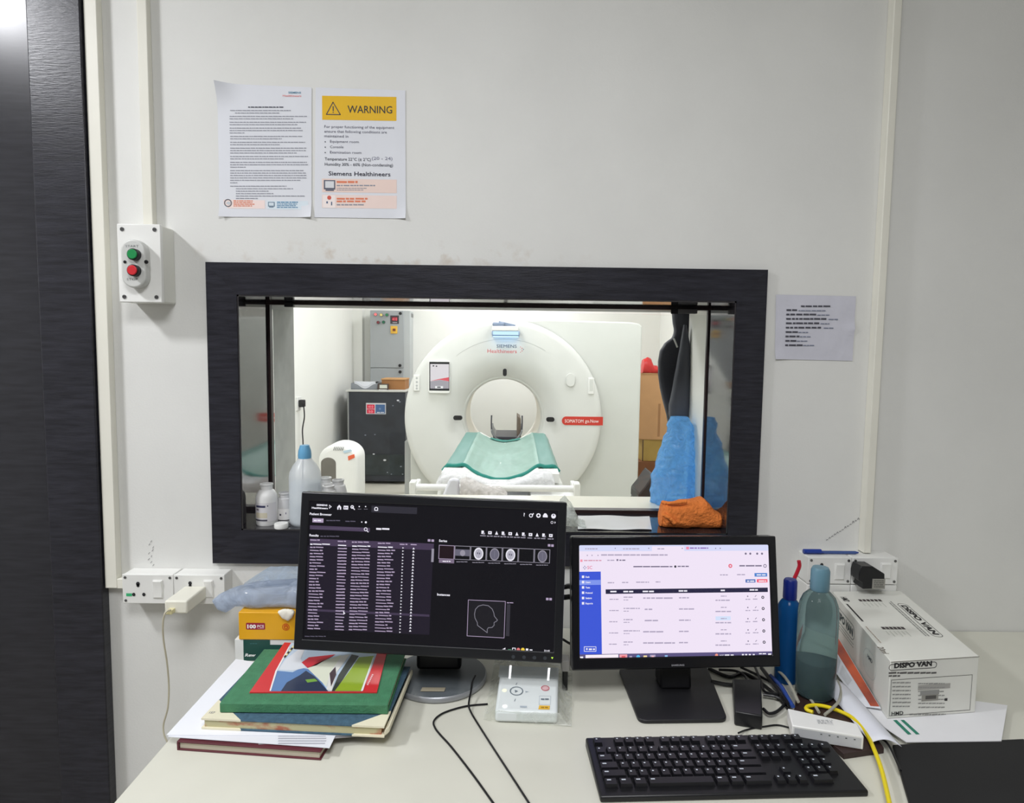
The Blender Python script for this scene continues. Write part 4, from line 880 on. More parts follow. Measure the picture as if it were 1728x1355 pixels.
def mon_matrix(c, yaw, tilt, roll):
    return Matrix.Translation(Vector(c)) @ Matrix.Rotation(yaw, 4, 'Z') @ Matrix.Rotation(tilt, 4, 'X') @ Matrix.Rotation(roll, 4, 'Y')
def face(M, zoom, off=0):
    R3 = M.to_3x3(); o = M @ Vector((0, -off, 0)); return Surf(o, R3 @ Vector((1, 0, 0)), R3 @ Vector((0, 0, 1)), zoom)
def frame_box(b, w, h, sx, st, sb, d0, d1, m):
    "bezel ring standing d0..d1 in front of / behind the face plane"
    o = [(-w/2, -h/2), (w/2, -h/2), (w/2, h/2), (-w/2, h/2)]; i = [(-w/2+sx, -h/2+sb), (w/2-sx, -h/2+sb), (w/2-sx, h/2-st), (-w/2+sx, h/2-st)]
    vs = [(x, y, z) for y in (d0, d1) for (x, z) in o+i]
    fs = []
    for k in range(4):
        j = (k+1) % 4
        fs += [(k, j, 4+j, 4+k), (8+k, 12+k, 12+j, 8+j), (k, 8+k, 8+j, j), (4+k, 4+j, 12+j, 12+k)]
    b.add(vs, fs, m)
WHT = glow((238, 236, 246)); LIL = glow((176, 160, 188)); DIM = glow((92, 88, 104)); MIDG = glow((150, 146, 160))
# --- left monitor
ML = mon_matrix((-.1527, -.3577, 1.0047), -.0558, -.1292, .0178); wL, hL = .556, .3256
bc = Vector((-.142, -.27, DZ))
T = thing('computer_monitor', 'large black computer monitor with a dark patient list on screen, on a round grey stand', 'monitor', bc)
b = MB(); b.M = ML; b.box(-wL/2, wL/2, .004, .03, -hL/2, hL/2, BLK); b.box(-.17, .17, .03, .055, -.11, .11, BLK); b.build('back_shell', T, bevel=.006)
b = MB(); b.M = ML; frame_box(b, wL, hL, .0175, .0175, .022, -.001, .012, BLKS); bz = b.build('bezel', T, bevel=.0025)
b = MB(); b.M = ML; b.box(-wL/2+.015, wL/2-.015, .0025, .008, -hL/2+.02, hL/2-.015, glow((10, 9, 15)))
b.M = Matrix.Identity(4); S = face(ML, (490, 820, .2213), -.0025)
# list side, drawn on the panel
b.srect(S, 150, 300, 606, 350, glow((76, 64, 88)), .0003)
b.srect(S, 620, 110, 1225, 148, glow((36, 35, 42)), .0003); b.srect(S, 620, 150, 965, 215, glow((46, 45, 54)), .0003)
b.stext(S, 'SIEMENS', 200, 150, 12, WHT, wd=84, bold=.04); b.stext(S, 'Healthineers', 164, 172, 13, WHT, wd=122, bold=.04)
b.spoly(S, [(296, 142), (316, 158), (296, 174)], WHT); b.spoly(S, [(299, 150), (309, 158), (299, 167)], glow((10, 9, 15)), .0008)
b.spoly(S, [(358, 160), (373, 143), (388, 160), (388, 180), (358, 180)], WHT); b.srect(S, 369, 164, 377, 180, glow((20, 18, 26)), .0008)
b.srect(S, 407, 150, 441, 180, WHT); b.srect(S, 413, 160, 421, 172, DIM, .0008); b.spoly(S, [(424, 168), (432, 158), (437, 170)], DIM, .0008)
b.sring(S, 472, 160, 13, 7, WHT); b.sline(S, [(474, 162), (490, 180)], 7, WHT)
for x in (526, 574): b.sdisc(S, x, 157, 5, WHT); b.sdash(S, x-12, x+15, 178, 3, MIDG, x)
b.sring(S, 655, 175, 15, 6, WHT); b.srect(S, 640, 184, 670, 189, WHT)
b.stext(S, 'Patient Browser', 148, 220, 17, WHT, wd=168, bold=.03)
b.srect(S, 170, 245, 252, 280, LIL); b.sdash(S, 180, 242, 268, 10, WHT, 3, .001)
b.sdash(S, 275, 380, 268, 9, DIM, 4); b.sdash(S, 420, 510, 274, 9, DIM, 5); b.sdisc(S, 545, 275, 5, WHT); b.sdisc(S, 576, 277, 8, WHT)
b.sdash(S, 165, 530, 325, 4, DIM, 6); b.sring(S, 575, 330, 14, 5, WHT); b.sline(S, [(583, 340), (594, 351)], 6, WHT)
b.sdash(S, 655, 755, 335, 15, WHT, 7)
b.stext(S, 'Results', 146, 383, 17, WHT, wd=70, bold=.03); b.sdash(S, 230, 372, 388, 9, DIM, 8)
b.spoly(S, [(150, 400), (1095, 440), (1092, 490), (148, 452)], glow((70, 58, 82)), .0003)
b.spoly(S, [(130, 455), (1090, 492), (1060, 1135), (120, 1092)], glow((30, 25, 38)), .0002)
for (x0, x1, y) in ((152, 240, 417), (362, 425, 427), (470, 600, 433), (668, 775, 442), (835, 893, 450), (918, 963, 452)): b.sdash(S, x0, x1, y, 10, LIL, x0, .0008)
rd = random.Random(11); n = 28
for k in range(n):
    t = k/(n-1); f = lambda xa, xb: xa+(xb-xa)*t
    h = 10.5; cc = WHT if k == 0 else LIL
    L = rd.uniform(70, 125) if k else 150
    b.sdash(S, f(152, 132), f(152, 132)+L, f(449, 1092), h, cc, 200+k, .0007, word=8)
    b.sdash(S, f(364, 340), f(364, 340)+68, f(458, 1100), h, cc, 300+k, .0007, gap=.01, word=9)
    b.sdash(S, f(472, 446), f(472, 446)+138, f(464, 1100), h, cc, 400+k, .0007, gap=.3, word=8)
    b.sdash(S, f(668, 644), f(668, 644)+rd.uniform(95, 135), f(472, 1112), h, cc, 500+k, .0007, word=8)
    x, y = f(860, 836), f(472, 1115); b.spoly(S, [(x-5, y-6), (x+8, y), (x-5, y+6)], WHT, .0007)
    x, y = f(940, 914), f(476, 1103); b.spoly(S, [(x-9, y+7), (x, y-8), (x+9, y+7)], WHT, .0007)
b.spoly(S, [(128, 935), (1060, 980), (1060, 997), (127, 952)], glow((66, 56, 78)), .0005)
b.spoly(S, [(404, 952), (421, 972), (412, 974), (406, 980)], WHT, .001)
b.srect(S, 1078, 478, 1092, 580, MIDG); b.srect(S, 1050, 408, 1068, 424, LIL); b.srect(S, 1076, 408, 1094, 424, LIL)
b.sdash(S, 110, 270, 1150, 8, DIM, 20)
S = face(ML, (720, 820, .2214), -.0025)
b.stext(S, 'Series', 94, 425, 17, WHT, wd=62, bold=.03)
b.stext(S, '?', 738, 230, 24, WHT, bold=.03)
b.sring(S, 795, 225, 15, 6, WHT); b.spoly(S, [(800, 222), (812, 205), (818, 212), (806, 226)], WHT); b.sring(S, 852, 225, 17, 9, WHT); b.srect(S, 886, 222, 922, 240, WHT); b.sdisc(S, 904, 222, 14, WHT); b.sdisc(S, 967, 230, 18, WHT); b.sdisc(S, 967, 222, 6, DIM, .001)
b.sring(S, 955, 278, 10, 3, WHT); b.spoly(S, [(975, 270), (984, 278), (975, 288)], WHT)
for k in range(11):
    x, y = 430+k*51.5, 352+k*2.4
    if k % 3 == 0: b.srect(S, x-12, y-12, x+6, y+14, WHT); b.srect(S, x-2, y+4, x+14, y+18, MIDG)
    elif k % 3 == 1: b.srect(S, x-12, y-10, x+14, y+14, WHT); b.srect(S, x-5, y-3, x+6, y+5, DIM, .0009)
    else: b.spoly(S, [(x-12, y+14), (x, y-14), (x+12, y+14)], WHT)
    b.sdash(S, x-22, x+22, y+32, 9, MIDG, 600+k)
for (x, y) in ((933, 452), (958, 454), (919, 861), (944, 862), (18, 414), (46, 416)): b.srect(S, x-9, y-9, x+10, y+10, LIL)
BRAIN = glow((178, 176, 190)); BR2 = glow((104, 102, 118))
for k, kind in enumerate('redabxc'):
    x, y = 97+k*121.5, 452+k*5; W2, H2 = 112, 108
    b.srect(S, x-3, y-3, x+W2, y+H2, LIL if k == 0 else MIDG, .0003); b.srect(S, x+1, y+1, x+W2-4, y+H2-4, glow((30, 16, 22) if k == 0 else (8, 8, 12)), .0006)
    cx, cy = x+W2/2, y+H2/2
    if k == 0: b.srect(S, x-3, y+105, x+W2, y+138, glow((126, 112, 134)), .0004); b.sdash(S, x+25, x+85, y+126, 8, WHT, 30, .0008)
    elif k == 1: b.srect(S, x+1, y+24, x+W2-4, y+78, BR2, .0008); b.sdisc(S, cx, cy, 20, MIDG, .001, sy=1.15)
    elif k != 5:
        big = k in (2, 4)
        b.sdisc(S, cx, cy, 38, glow((232, 230, 240)) if big else MIDG, .0008, sy=1.2, n=28, sx=.95); b.sdisc(S, cx, cy, 29 if big else 32, BRAIN if big else BR2, .001, sy=1.2, n=28, sx=.95); b.sline(S, [(cx, cy-26), (cx+1, cy+26)], 2, glow((130, 128, 144)), .0012)
        b.sdisc(S, cx-8, cy-4, 5, BR2, .0012, sy=1.6); b.sdisc(S, cx+8, cy-2, 5, BR2, .0012, sy=1.6)
    if k: b.sdash(S, x+8, x+98, y+124, 6, MIDG, 640+k)
b.stext(S, 'Instances', 80, 834, 17, WHT, wd=98, bold=.03)
for k in range(1): pass
fr = [(318, 868), (600, 880), (590, 1158), (308, 1142), (318, 868)]
b.sline(S, fr, 4, LIL); b.spoly(S, [(321, 872), (596, 883), (587, 1154), (311, 1139)], glow((26, 25, 30)), .0003)
b.sline(S, [(462, 1118), (388, 1062), (386, 1040), (368, 1005), (365, 975), (372, 940), (395, 915), (430, 906), (470, 912), (500, 938), (512, 968), (516, 992), (540, 1022), (530, 1032), (514, 1040), (514, 1062), (498, 1078), (470, 1080), (462, 1092), (462, 1118)], 5, glow((128, 126, 138)))
b.sdash(S, 612, 660, 894, 8, LIL, 700); b.srect(S, 612, 900, 630, 1145, glow((52, 50, 58)), .0004)
b.spoly(S, [(576, 1244), (600, 1232), (600, 1256)], WHT); b.srect(S, 620, 1244, 645, 1258, glow((120, 200, 150))); b.srect(S, 652, 1232, 678, 1258, WHT); b.srect(S, 657, 1237, 673, 1253, glow((20, 20, 26)), .0008)
b.sdisc(S, 699, 1246, 13, glow((220, 120, 120))); b.sdisc(S, 733, 1247, 14, glow((240, 206, 70))); b.srect(S, 756, 1238, 774, 1262, WHT); b.sdash(S, 785, 806, 1254, 9, WHT, 701); b.stext(S, '21:41', 895, 1260, 12, WHT, wd=42, bold=.03)
b.build('screen', T, smooth=0)
b = MB(); S = face(ML, (720, 820, .2214), .0012)
for x in (660, 742, 822, 902): b.sdisc(S, x, 1302+(x-660)*.04, 14, ink((58, 62, 68), .3), .0004)
b.spoly(S, [(948, 1304), (966, 1305), (957, 1320)], glow((190, 240, 80), 1.2), .0004); b.build('control_button', bz, smooth=0)
b = MB(); b.lathe([(0, 0), (.104, 0), (.107, .003), (.107, .010), (.104, .013)], mat('silver_stand_rim', (158, 160, 164), .35, metal=.4), bc, n=64); b.lathe([(.104, .0127), (.09, .0145), (.05, .016), (0, .0165)], mat('grey_stand_base', (92, 98, 102), .3, var=.1), bc, n=64); sb = b.build('stand_base', T, smooth=50)
b = MB(); Sx = Surf(bc+Vector((0, 0, .0245)), (1, 0, 0), (0, 1, 0)); b.add([bc+Vector(v) for v in ((-.03, -.085, .0162), (.02, -.085, .0162), (.022, -.07, .0166), (-.028, -.07, .0166))], [(0, 1, 2, 3)], ink((160, 152, 132))); b.build('paper_sticker', sb, smooth=0)
b = MB(); b.box(bc.x-.05, bc.x+.05, bc.y-.005, bc.y+.03, DZ+.02, 1.02, BLK); b.box(bc.x-.045, bc.x+.045, bc.y-.045, bc.y+.02, .93, 1.03, BLK); b.build('stand_neck', T, bevel=.008)

# --- right monitor
MR = mon_matrix((.3685, -.3279, .9433), .0735, -.1876, .0095); wR, hR = .45, .2742
fl, fr_, br_, bl_ = Pz(1078, 1222, DZ), Pz(1228, 1220, DZ), Pz(1192, 1128, DZ), Pz(1043, 1132, DZ)
bc = (fl+fr_+br_+bl_)/4
T = thing('computer_monitor', 'smaller black computer monitor with a bright white web page, on a flat square stand', 'monitor', bc)
b = MB(); b.M = MR; b.box(-wR/2, wR/2, .004, .03, -hR/2, hR/2, BLK); b.box(-.13, .13, .03, .05, -.09, .07, BLK); b.build('back_shell', T, bevel=.005)
b = MB(); b.M = MR; frame_box(b, wR, hR, .0165, .0185, .0245, -.001, .012, mat('glossy_black_bezel', (20, 20, 24), .15, var=.1)); bz = b.build('bezel', T, bevel=.0025)
b = MB(); b.M = MR; PG_ = glow((240, 228, 246)); b.box(-wR/2+.0145, wR/2-.0145, .0025, .008, -hR/2+.022, hR/2-.0165, glow((14, 14, 20)))
b.M = Matrix.Identity(4); S = face(MR, (940, 890, .2199), -.0025); B_ = glow((62, 88, 214)); GR_ = glow((176, 166, 190)); GD = glow((120, 112, 136))
b.spoly(S, [(163, 137), (1636, 132), (1662, 992), (165, 1022)], PG_, .0002)
b.spoly(S, [(163, 137), (1636, 132), (1637, 178), (163, 183)], glow((214, 218, 248)), .0004); b.srect(S, 728, 145, 975, 182, PG_, .0006)
for (x0, x1) in ((215, 310), (505, 630), (770, 832)): b.sdash(S, x0, x1, 168, 8, GR_, x0, .0008)
b.srect(S, 990, 148, 1012, 168, glow((240, 140, 170)), .0008); b.sdash(S, 1018, 1160, 163, 10, glow((150, 120, 190)), 9, .0008)
for x in (446, 703, 960, 1216, 1251): b.sdisc(S, x, 160, 4, GD, .0008)
b.sdash(S, 338, 848, 216, 10, GR_, 10, word=7); 
for x in (232, 268, 314): b.sdisc(S, x, 214, 5, GR_)
for x in (1447, 1482, 1535, 1572): b.sdisc(S, x, 201, 8, GD)
b.srect(S, 178, 246, 195, 264, glow((244, 150, 170))); b.sdash(S, 206, 340, 258, 9, glow((214, 160, 180)), 12); b.sdash(S, 385, 440, 256, 8, GR_, 13); b.srect(S, 456, 243, 470, 257, GD); b.sdash(S, 478, 524, 256, 9, GD, 14)
for (x, y) in ((203, 308), (212, 298), (212, 318), (222, 308)): b.sdisc(S, x, y, 4, glow((120, 130, 170)))
b.stext(S, 'SC', 232, 319, 24, glow((226, 120, 150)), wd=38, bold=.01)
b.sdash(S, 585, 885, 305, 9, GD, 15, word=8); b.sdisc(S, 907, 300, 9, glow((60, 60, 70))); b.sdash(S, 925, 1018, 303, 9, GD, 16)
b.sdisc(S, 1329, 295, 15, glow((232, 110, 130))); b.sdisc(S, 1329, 295, 6, PG_, .001); b.sdash(S, 1398, 1570, 299, 10, GD, 17, word=7); b.sring(S, 1595, 295, 13, 5, GD)
b.spoly(S, [(165, 340), (335, 338), (344, 972), (165, 974)], B_, .0005); b.spoly(S, [(165, 404), (334, 402), (335, 440), (165, 442)], glow((128, 150, 236)), .0008)
for k, (t, wd) in enumerate((('Dash', 30), ('Users', 38), ('Tests', 34), ('Protocol', 54), ('Settings', 48), ('Reports', 56))):
    y = 388+k*40.6; b.srect(S, 190, y-19, 208, y, WHT, .001); b.stext(S, t, 218, y-2, 13, WHT, wd=wd, bold=.03, e=.001)
b.sline(S, [(208, 915), (298, 915), (298, 950), (208, 950), (208, 915)], 4, WHT, .001); b.sdisc(S, 228, 932, 7, WHT, .001); b.sdash(S, 243, 290, 940, 12, WHT, 18, .001)
for (x0, x1, y) in ((1250, 1310, 368), (1380, 1442, 366), (388, 438, 428), (498, 552, 426), (606, 706, 424), (756, 792, 422)): b.sdash(S, x0, x1, y, 8, GR_, x0)
b.srect(S, 1514, 350, 1612, 376, glow((76, 130, 206)), .0006); b.sdash(S, 1530, 1600, 368, 9, WHT, 19, .001); b.srect(S, 1445, 398, 1522, 422, glow((76, 110, 180)), .0006); b.sdash(S, 1456, 1514, 416, 9, WHT, 21, .001); b.srect(S, 1532, 397, 1614, 421, glow((244, 86, 110)), .0006); b.sdash(S, 1545, 1604, 415, 9, WHT, 22, .001)
b.spoly(S, [(372, 475), (1616, 461), (1617, 495), (373, 510)], glow((40, 38, 66)), .0006)
for (x0, x1, y) in ((408, 458, 497), (508, 584, 497), (656, 756, 496), (932, 998, 492), (1254, 1292, 488), (1476, 1556, 484)): b.sdash(S, x0, x1, y, 11, WHT, x0, .001)
for k in range(5):
    y = 545+k*86
    b.sdash(S, 402-k, 475-k*2, y+10, 7, GR_, 800+k); b.sdash(S, 510, 580+k % 2*55, y-6, 8, GR_, 810+k); b.sdash(S, 510, 556, y+14, 6, GR_, 820+k)
    b.sdash(S, 660+(k in (1, 2))*12, (900, 730, 785, 815, 905)[k], y+2, 10, GR_, 830+k, word=7); b.sdash(S, 935, (1012, 1062, 1025, 1012, 1015)[k], y-1, 9, GR_, 840+k)
    if k == 2: b.srect(S, 1215, y-35, 1332, y-6, glow((212, 226, 250)), .0006)
    b.sdash(S, 1255, 1300, y-15, 7, GR_, 850+k, .001); b.sdash(S, 1215, 1335, y+18, 9, GR_, 860+k)
    b.sdisc(S, 1462+k, y-17, 5, GD); b.sline(S, [(1518+k, y-14), (1528+k, y-24)], 4, GD); b.sdash(S, 1445, 1482, y+10, 7, GR_, 870+k); b.sdash(S, 1502, 1545, y+8, 7, GR_, 880+k); b.sring(S, 1578+k*2.6, y-9, 11, 6, glow((60, 58, 74)))
b.spoly(S, [(165, 974), (1660, 950), (1662, 994), (165, 1024)], glow((92, 84, 128)), .0006)
b.srect(S, 176, 990, 200, 1014, WHT, .001); b.spoly(S, [(218, 978), (470, 973), (470, 1018), (218, 1022)], glow((250, 240, 248)), .0009); b.sdash(S, 240, 410, 1004, 8, glow((224, 200, 214)), 23, .0012)
b.srect(S, 478, 974, 538, 1016, glow((240, 160, 170)), .001); b.srect(S, 494, 985, 524, 1010, glow((214, 90, 100)), .0012); b.srect(S, 555, 985, 575, 1004, GR_, .001); b.sdisc(S, 622, 994, 15, glow((90, 190, 240)), .001); b.srect(S, 662, 982, 690, 1006, glow((246, 222, 160)), .001); b.srect(S, 712, 976, 755, 1012, glow((170, 160, 190)), .0009); b.srect(S, 724, 984, 743, 1004, glow((244, 190, 200)), .0012); b.srect(S, 826, 980, 848, 1004, glow((150, 200, 244)), .001)
b.sdisc(S, 1223, 980, 12, glow((240, 150, 130)), .001); b.stext(S, '21°C', 1246, 990, 14, WHT, wd=34, bold=.03, e=.001); b.sdash(S, 1286, 1368, 988, 14, WHT, 24, .001, word=3); 
for x in (1425, 1450, 1478, 1508): b.srect(S, x-8, 970, x+8, 988, WHT, .001)
b.sdash(S, 1548, 1602, 972, 8, WHT, 25, .001); b.sdash(S, 1538, 1602, 990, 8, WHT, 26, .001); b.srect(S, 1618, 966, 1642, 988, WHT, .001)
b.build('screen', T, smooth=0)
b = MB(); S = face(MR, (940, 890, .2199), .0012); b.stext(S, 'SAMSUNG', 878, 1064, 13, ink((150, 150, 156), .3), wd=98, bold=.03, e=.0003); b.build('maker_lettering', bz, smooth=0)
b = MB(); ux = (fr_-fl).normalized(); r = .016
def q4(P, h0, h1, b, m, r):
    c = []; n = len(P)
    for i in range(n):
        a, p, d = P[i-1], P[i], P[(i+1) % n]; e1 = (a-p).normalized(); e2 = (d-p).normalized()
        for k in range(7):
            t = k/6; c.append((p+e1*r)*(1-t)**2+p*2*t*(1-t)+(p+e2*r)*t*t)
    b.prism([Vector((v.x, v.y, h0)) for v in c], (0, 0, h1-h0), m)
q4([fl, fr_, br_, bl_], DZ, DZ+.008, b, mat('black_stand_plate', (30, 30, 33), .42, var=.2), .018); b.build('stand_base', T, bevel=.0015)
b = MB(); nx = bc.x+.01; ny = bc.y+.035
b.hexa([(nx-.034, ny-.03, DZ+.0075), (nx+.034, ny-.03, DZ+.0075), (nx+.034, ny+.025, DZ+.0075), (nx-.034, ny+.025, DZ+.0075), (nx-.03, ny-.0, .95), (nx+.03, ny-.0, .95), (nx+.03, ny+.035, .95), (nx-.03, ny+.035, .95)], BLK); b.build('stand_neck', T, bevel=.006)

# cables between the monitors
for (pts, lb) in (([(930, 986), (948, 990), (958, 989), (975, 984)], 'thick black cable between the two monitors, upper of the pair'), ([(930, 1006), (948, 1008), (960, 1007), (980, 1004)], 'thick black cable between the two monitors, lower of the pair'), ([(936, 1072), (950, 1079), (962, 1086), (980, 1092)], 'thin black cable sagging between the two monitors')):
    r = .0028 if 'thin' in lb else .006
    P = [Py(x, y, -.24) for x, y in pts]
    P = [P[0]+Vector((-.12, .08, .06))] + P + [P[-1]+Vector((.12, .06, .05))]
    solo(MB().tube(P, r, BLK).build('video_cable'), lb, 'cable')
b = MB(); p, q = Py(948, 1134, -.33), Py(962, 1115, -.33); b.box(p.x, q.x, -.33, -.3, p.z, q.z, mat('grey_block', (150, 148, 144), .5)); b.box(p.x+.003, q.x-.003, -.32, -.305, DZ, p.z, BLK); solo(b.build('cable_box', bevel=.002), 'small grey plastic block between the two monitors', 'plastic block')

# ---------------------------------------------------------------- books, papers and boxes at the left of the desk
def slabpx(b, pts, z0, z1, m):
    P = [Pz(x, y, z1) for x, y in pts]; b.prism([Vector((p.x, p.y, z0)) for p in P], (0, 0, z1-z0), m); return P
b = MB(); slabpx(b, [(299, 1251), (452, 1268), (520, 1355), (330, 1360)][::1], DZ, DZ+.001, DARK) if False else None
MAR = mat('maroon_cover', (92, 36, 46), .5, var=.15)
T = thing('hardback_book', 'maroon hardback book at the bottom of the pile under the loose papers', 'book', (-.44, -.5, DZ))
b = MB(); p = Pz(298, 1251, DZ+.017); A = Vector((p.x, p.y+.0, 0)); ux = Vector((.995, -.1, 0)); uy = Vector((.1, .995, 0))
def bk(b, A, ux, uy, w, d, z0, z1, m): b.prism([A+Vector((0, 0, z0)), A+ux*w+Vector((0, 0, z0)), A+ux*w+uy*d+Vector((0, 0, z0)), A+uy*d+Vector((0, 0, z0))], (0, 0, z1-z0), m)
bk(b, A, ux, uy, .27, .2, DZ, DZ+.0025, MAR); bk(b, A, ux, uy, .27, .2, DZ+.0145, DZ+.017, MAR); bk(b, A, ux, uy, .004, .2, DZ+.002, DZ+.015, MAR); b.build('cover', T, bevel=.0008)
b = MB(); bk(b, A+ux*.004+uy*.004, ux, uy, .262, .192, DZ+.0025, DZ+.0145, mat('page_block', (214, 206, 186), .8, var=.15, scale=3, stretch=(1, 1, 60))); b.build('pages', T)
zp = DZ+.0172
for k, (pts, m, lb) in enumerate(((((436, 1256), (619, 1241), (655, 1160), (440, 1160)), mat('grey_printed_paper', (150, 148, 150), .6, var=.3, scale=14), 'grey printed sheet sticking out to the right beneath the loose papers'),
        (((283, 1243), (556, 1262), (610, 1150), (368, 1146)), PAPER, 'white sheet with faint print, lower of the loose papers under the ledgers'),
        (((281, 1240), (606, 1241), (640, 1150), (398, 1112)), mat('bright_paper', (236, 238, 244), .7, var=.02), 'blank white sheet on top of the loose papers under the ledgers'))):
    z = zp+.0012*k; b = MB(); slabpx(b, pts, z, z+.0009, m)
    o = solo(b.build('paper_sheet', smooth=0), lb, 'paper')
    if k == 1:
        b = MB(); Sx = Surf((0, 0, z+.0009), (1, 0, 0), (0, 1, 0))
        for j in range(4): b.sdash(Sx, 470, 550, 1243+j*4.2, 2, ink((176, 176, 186)), 900+j, .0003)
        b.build('print', o, smooth=0)
z0 = zp+.0038; z1 = z0+.021
a, c = Pz(340, 1212, z1), Pz(648, 1226, z1); a.z = c.z = 0
ux = (c-a).normalized(); uy = Vector((-ux.y, ux.x, 0)); wB = (c-a).length
T = thing('ledger_book', 'blue hardbound ledger with cream corners and red speckled page edges under the green ledger', 'book', (a+c)/2+uy*.1+Vector((0, 0, z0)))
BLU = mat('blue_cloth_cover', (68, 98, 118), .75, var=.25, scale=90, bump=.2, bscale=300); CRM = mat('cream_corner', (232, 226, 200), .6, var=.05)
b = MB()
for zz in (z0, z1-.003): bk(b, a, ux, uy, wB, .225, zz, zz+.003, BLU)
b.build('cover', T, bevel=.0006)
b = MB()
for zz in (z0-.0002, z1-.0032):
    for s_, w0 in ((0, .075), (1, .06)):
        e = a+ux*(wB*s_); dx = ux*(1 if s_ == 0 else -1)
        tri = [e-uy*.0004-dx*.0004, e+dx*w0-uy*.0004, e+uy*(w0*.85)-dx*.0004]
        b = MB(); b.prism([v+Vector((0, 0, zz)) for v in tri], (0, 0, .0036), CRM); b.build('corner_patch', T, bevel=0)
b = MB(); Sx = Surf(Vector((a.x, a.y, z1+.0004)), ux, uy); b.stext(Sx, '157', 352, 1204, 3.5, ink((90, 96, 120)), wd=9, e=.0004); b.build('handwritten_number', T, smooth=0)
b = MB(); bk(b, a+ux*.004+uy*.003, ux, uy, wB-.01, .215, z0+.003, z1-.003, mat('speckled_page_edge', (196, 190, 150), .7, scale=26, rgb2=(176, 108, 84), contrast=(.36, .5), stretch=(1, 1, 2))); b.build('pages', T)
b = MB(); e = a+ux*wB
b.prism([e+Vector((0, 0, z0)), e+uy*.225+Vector((0, 0, z0)), e+uy*.225+ux*.006+Vector((0, 0, z0+.004)), e+uy*.01+ux*.008+Vector((0, 0, z0+.004))], (0, 0, .013), CRM); b.build('spine', T, bevel=.003)
z2 = z1+.0005; z3 = z2+.02
a, c = Pz(372, 1184, z3), Pz(655, 1187, z3); a.z = c.z = 0; ux = (c-a).normalized(); uy = Vector((-ux.y, ux.x, 0)); wB = (c-a).length
T = thing('ledger_book', 'thick green cloth-bound ledger lying under the colourful booklet', 'book', (a+c)/2+uy*.1+Vector((0, 0, z2)))
GRC = mat('green_cloth_cover', (70, 130, 94), .7, var=.15, scale=60, bump=.2, bscale=250)
b = MB()
for zz in (z2, z3-.003): bk(b, a, ux, uy, wB, .215, zz, zz+.003, GRC)
bk(b, a-uy*.004, ux, uy, wB, .007, z2+.0008, z3-.0008, GRC); b.build('cover', T, bevel=.0022, seg=3)
b = MB(); bk(b, a+ux*.004+uy*.003, ux, uy, wB-.008, .206, z2+.003, z3-.003, mat('ivory_pages', (226, 220, 190), .8, var=.1)); b.build('pages', T)
zc = z3+.0004; zk = zc+.0022
bA, bB, bC, bD = Pz(421, 1168, zk), Pz(636, 1168, zk), Pz(655, 1092, zk), Pz(480, 1084, zk)
T = thing('booklet', 'red bordered colourful booklet lying on the green ledger', 'booklet', ((bA+bC)/2).xy.to_3d()+Vector((0, 0, zc)))
b = MB(); REDB = mat('red_booklet_cover', (214, 54, 58), .3, var=.05)
b.prism([Vector((v.x, v.y, zc)) for v in (bA, bB, bC, bD)], (0, 0, zk-zc), REDB); b.build('cover', T)
S = Surf((0, 0, zk), (1, 0, 0), (0, 1, 0), (270, 1060, .2488)); b = MB(); e1, e2, e3, e4 = .0003, .0005, .0007, .0009
b.spoly(S, [(745, 429), (785, 290), (870, 130), (890, 100), (1490, 120), (1450, 230), (1372, 429)], ink((196, 214, 232), .3), e1)
b.spoly(S, [(745, 429), (790, 290), (900, 300), (960, 270), (1010, 280), (1080, 340), (1120, 400), (1140, 429)], ink((96, 134, 186), .3), e2)
b.spoly(S, [(820, 429), (860, 370), (950, 320), (990, 290), (1050, 330), (1100, 385), (1140, 429)], ink((50, 60, 84), .3), e3); b.spoly(S, [(985, 352), (1050, 345), (1070, 362), (1000, 372)], ink((120, 168, 70), .3), e4)
b.spoly(S, [(800, 285), (850, 215), (960, 130), (980, 150), (955, 210), (990, 270), (900, 290)], ink((222, 226, 232), .3), e3)
b.spoly(S, [(960, 235), (1010, 200), (1190, 180), (1060, 255), (1000, 272)], ink((206, 46, 56), .3), e4)
b.spoly(S, [(1000, 275), (1100, 225), (1230, 185), (1210, 250), (1150, 320), (1130, 400)], ink((226, 230, 210), .3), e4); b.spoly(S, [(1130, 420), (1150, 310), (1230, 190), (1290, 180), (1200, 300), (1165, 429)], ink((232, 232, 226), .3), .0011); b.spoly(S, [(1150, 310), (1190, 265), (1195, 320), (1160, 400)], ink((70, 52, 60), .3), .0013)
b.spoly(S, [(1165, 429), (1210, 320), (1300, 180), (1350, 190), (1280, 290), (1190, 429)], ink((60, 66, 60), .3), e3)
b.spoly(S, [(1185, 429), (1280, 300), (1350, 200), (1450, 190), (1440, 240), (1372, 429)], ink((150, 176, 50), .3), e4)
b.spoly(S, [(1362, 429), (1445, 200), (1452, 200), (1376, 429)], ink((240, 240, 240), .3), .0011); b.spoly(S, [(742, 429), (782, 295), (872, 130), (882, 130), (794, 295), (752, 429)], ink((244, 240, 240), .3), .0011)
for k in range(6):
    x, y = 838+k*11, 192-k*13; b.spoly(S, [(x, y+8), (x+10, y-6), (x+22, y-2), (x+10, y+12)], ink((244, 232, 170) if k % 2 else (50, 40, 36), .3), .0013)
for k in range(7):
    x, y = 1402+k*5.5, 385-k*11; b.spoly(S, [(x, y+4), (x+4, y-4), (x+14, y-2), (x+10, y+6)], ink((244, 200, 204), .3), .0013)
b.build('cover_picture', T, smooth=0)

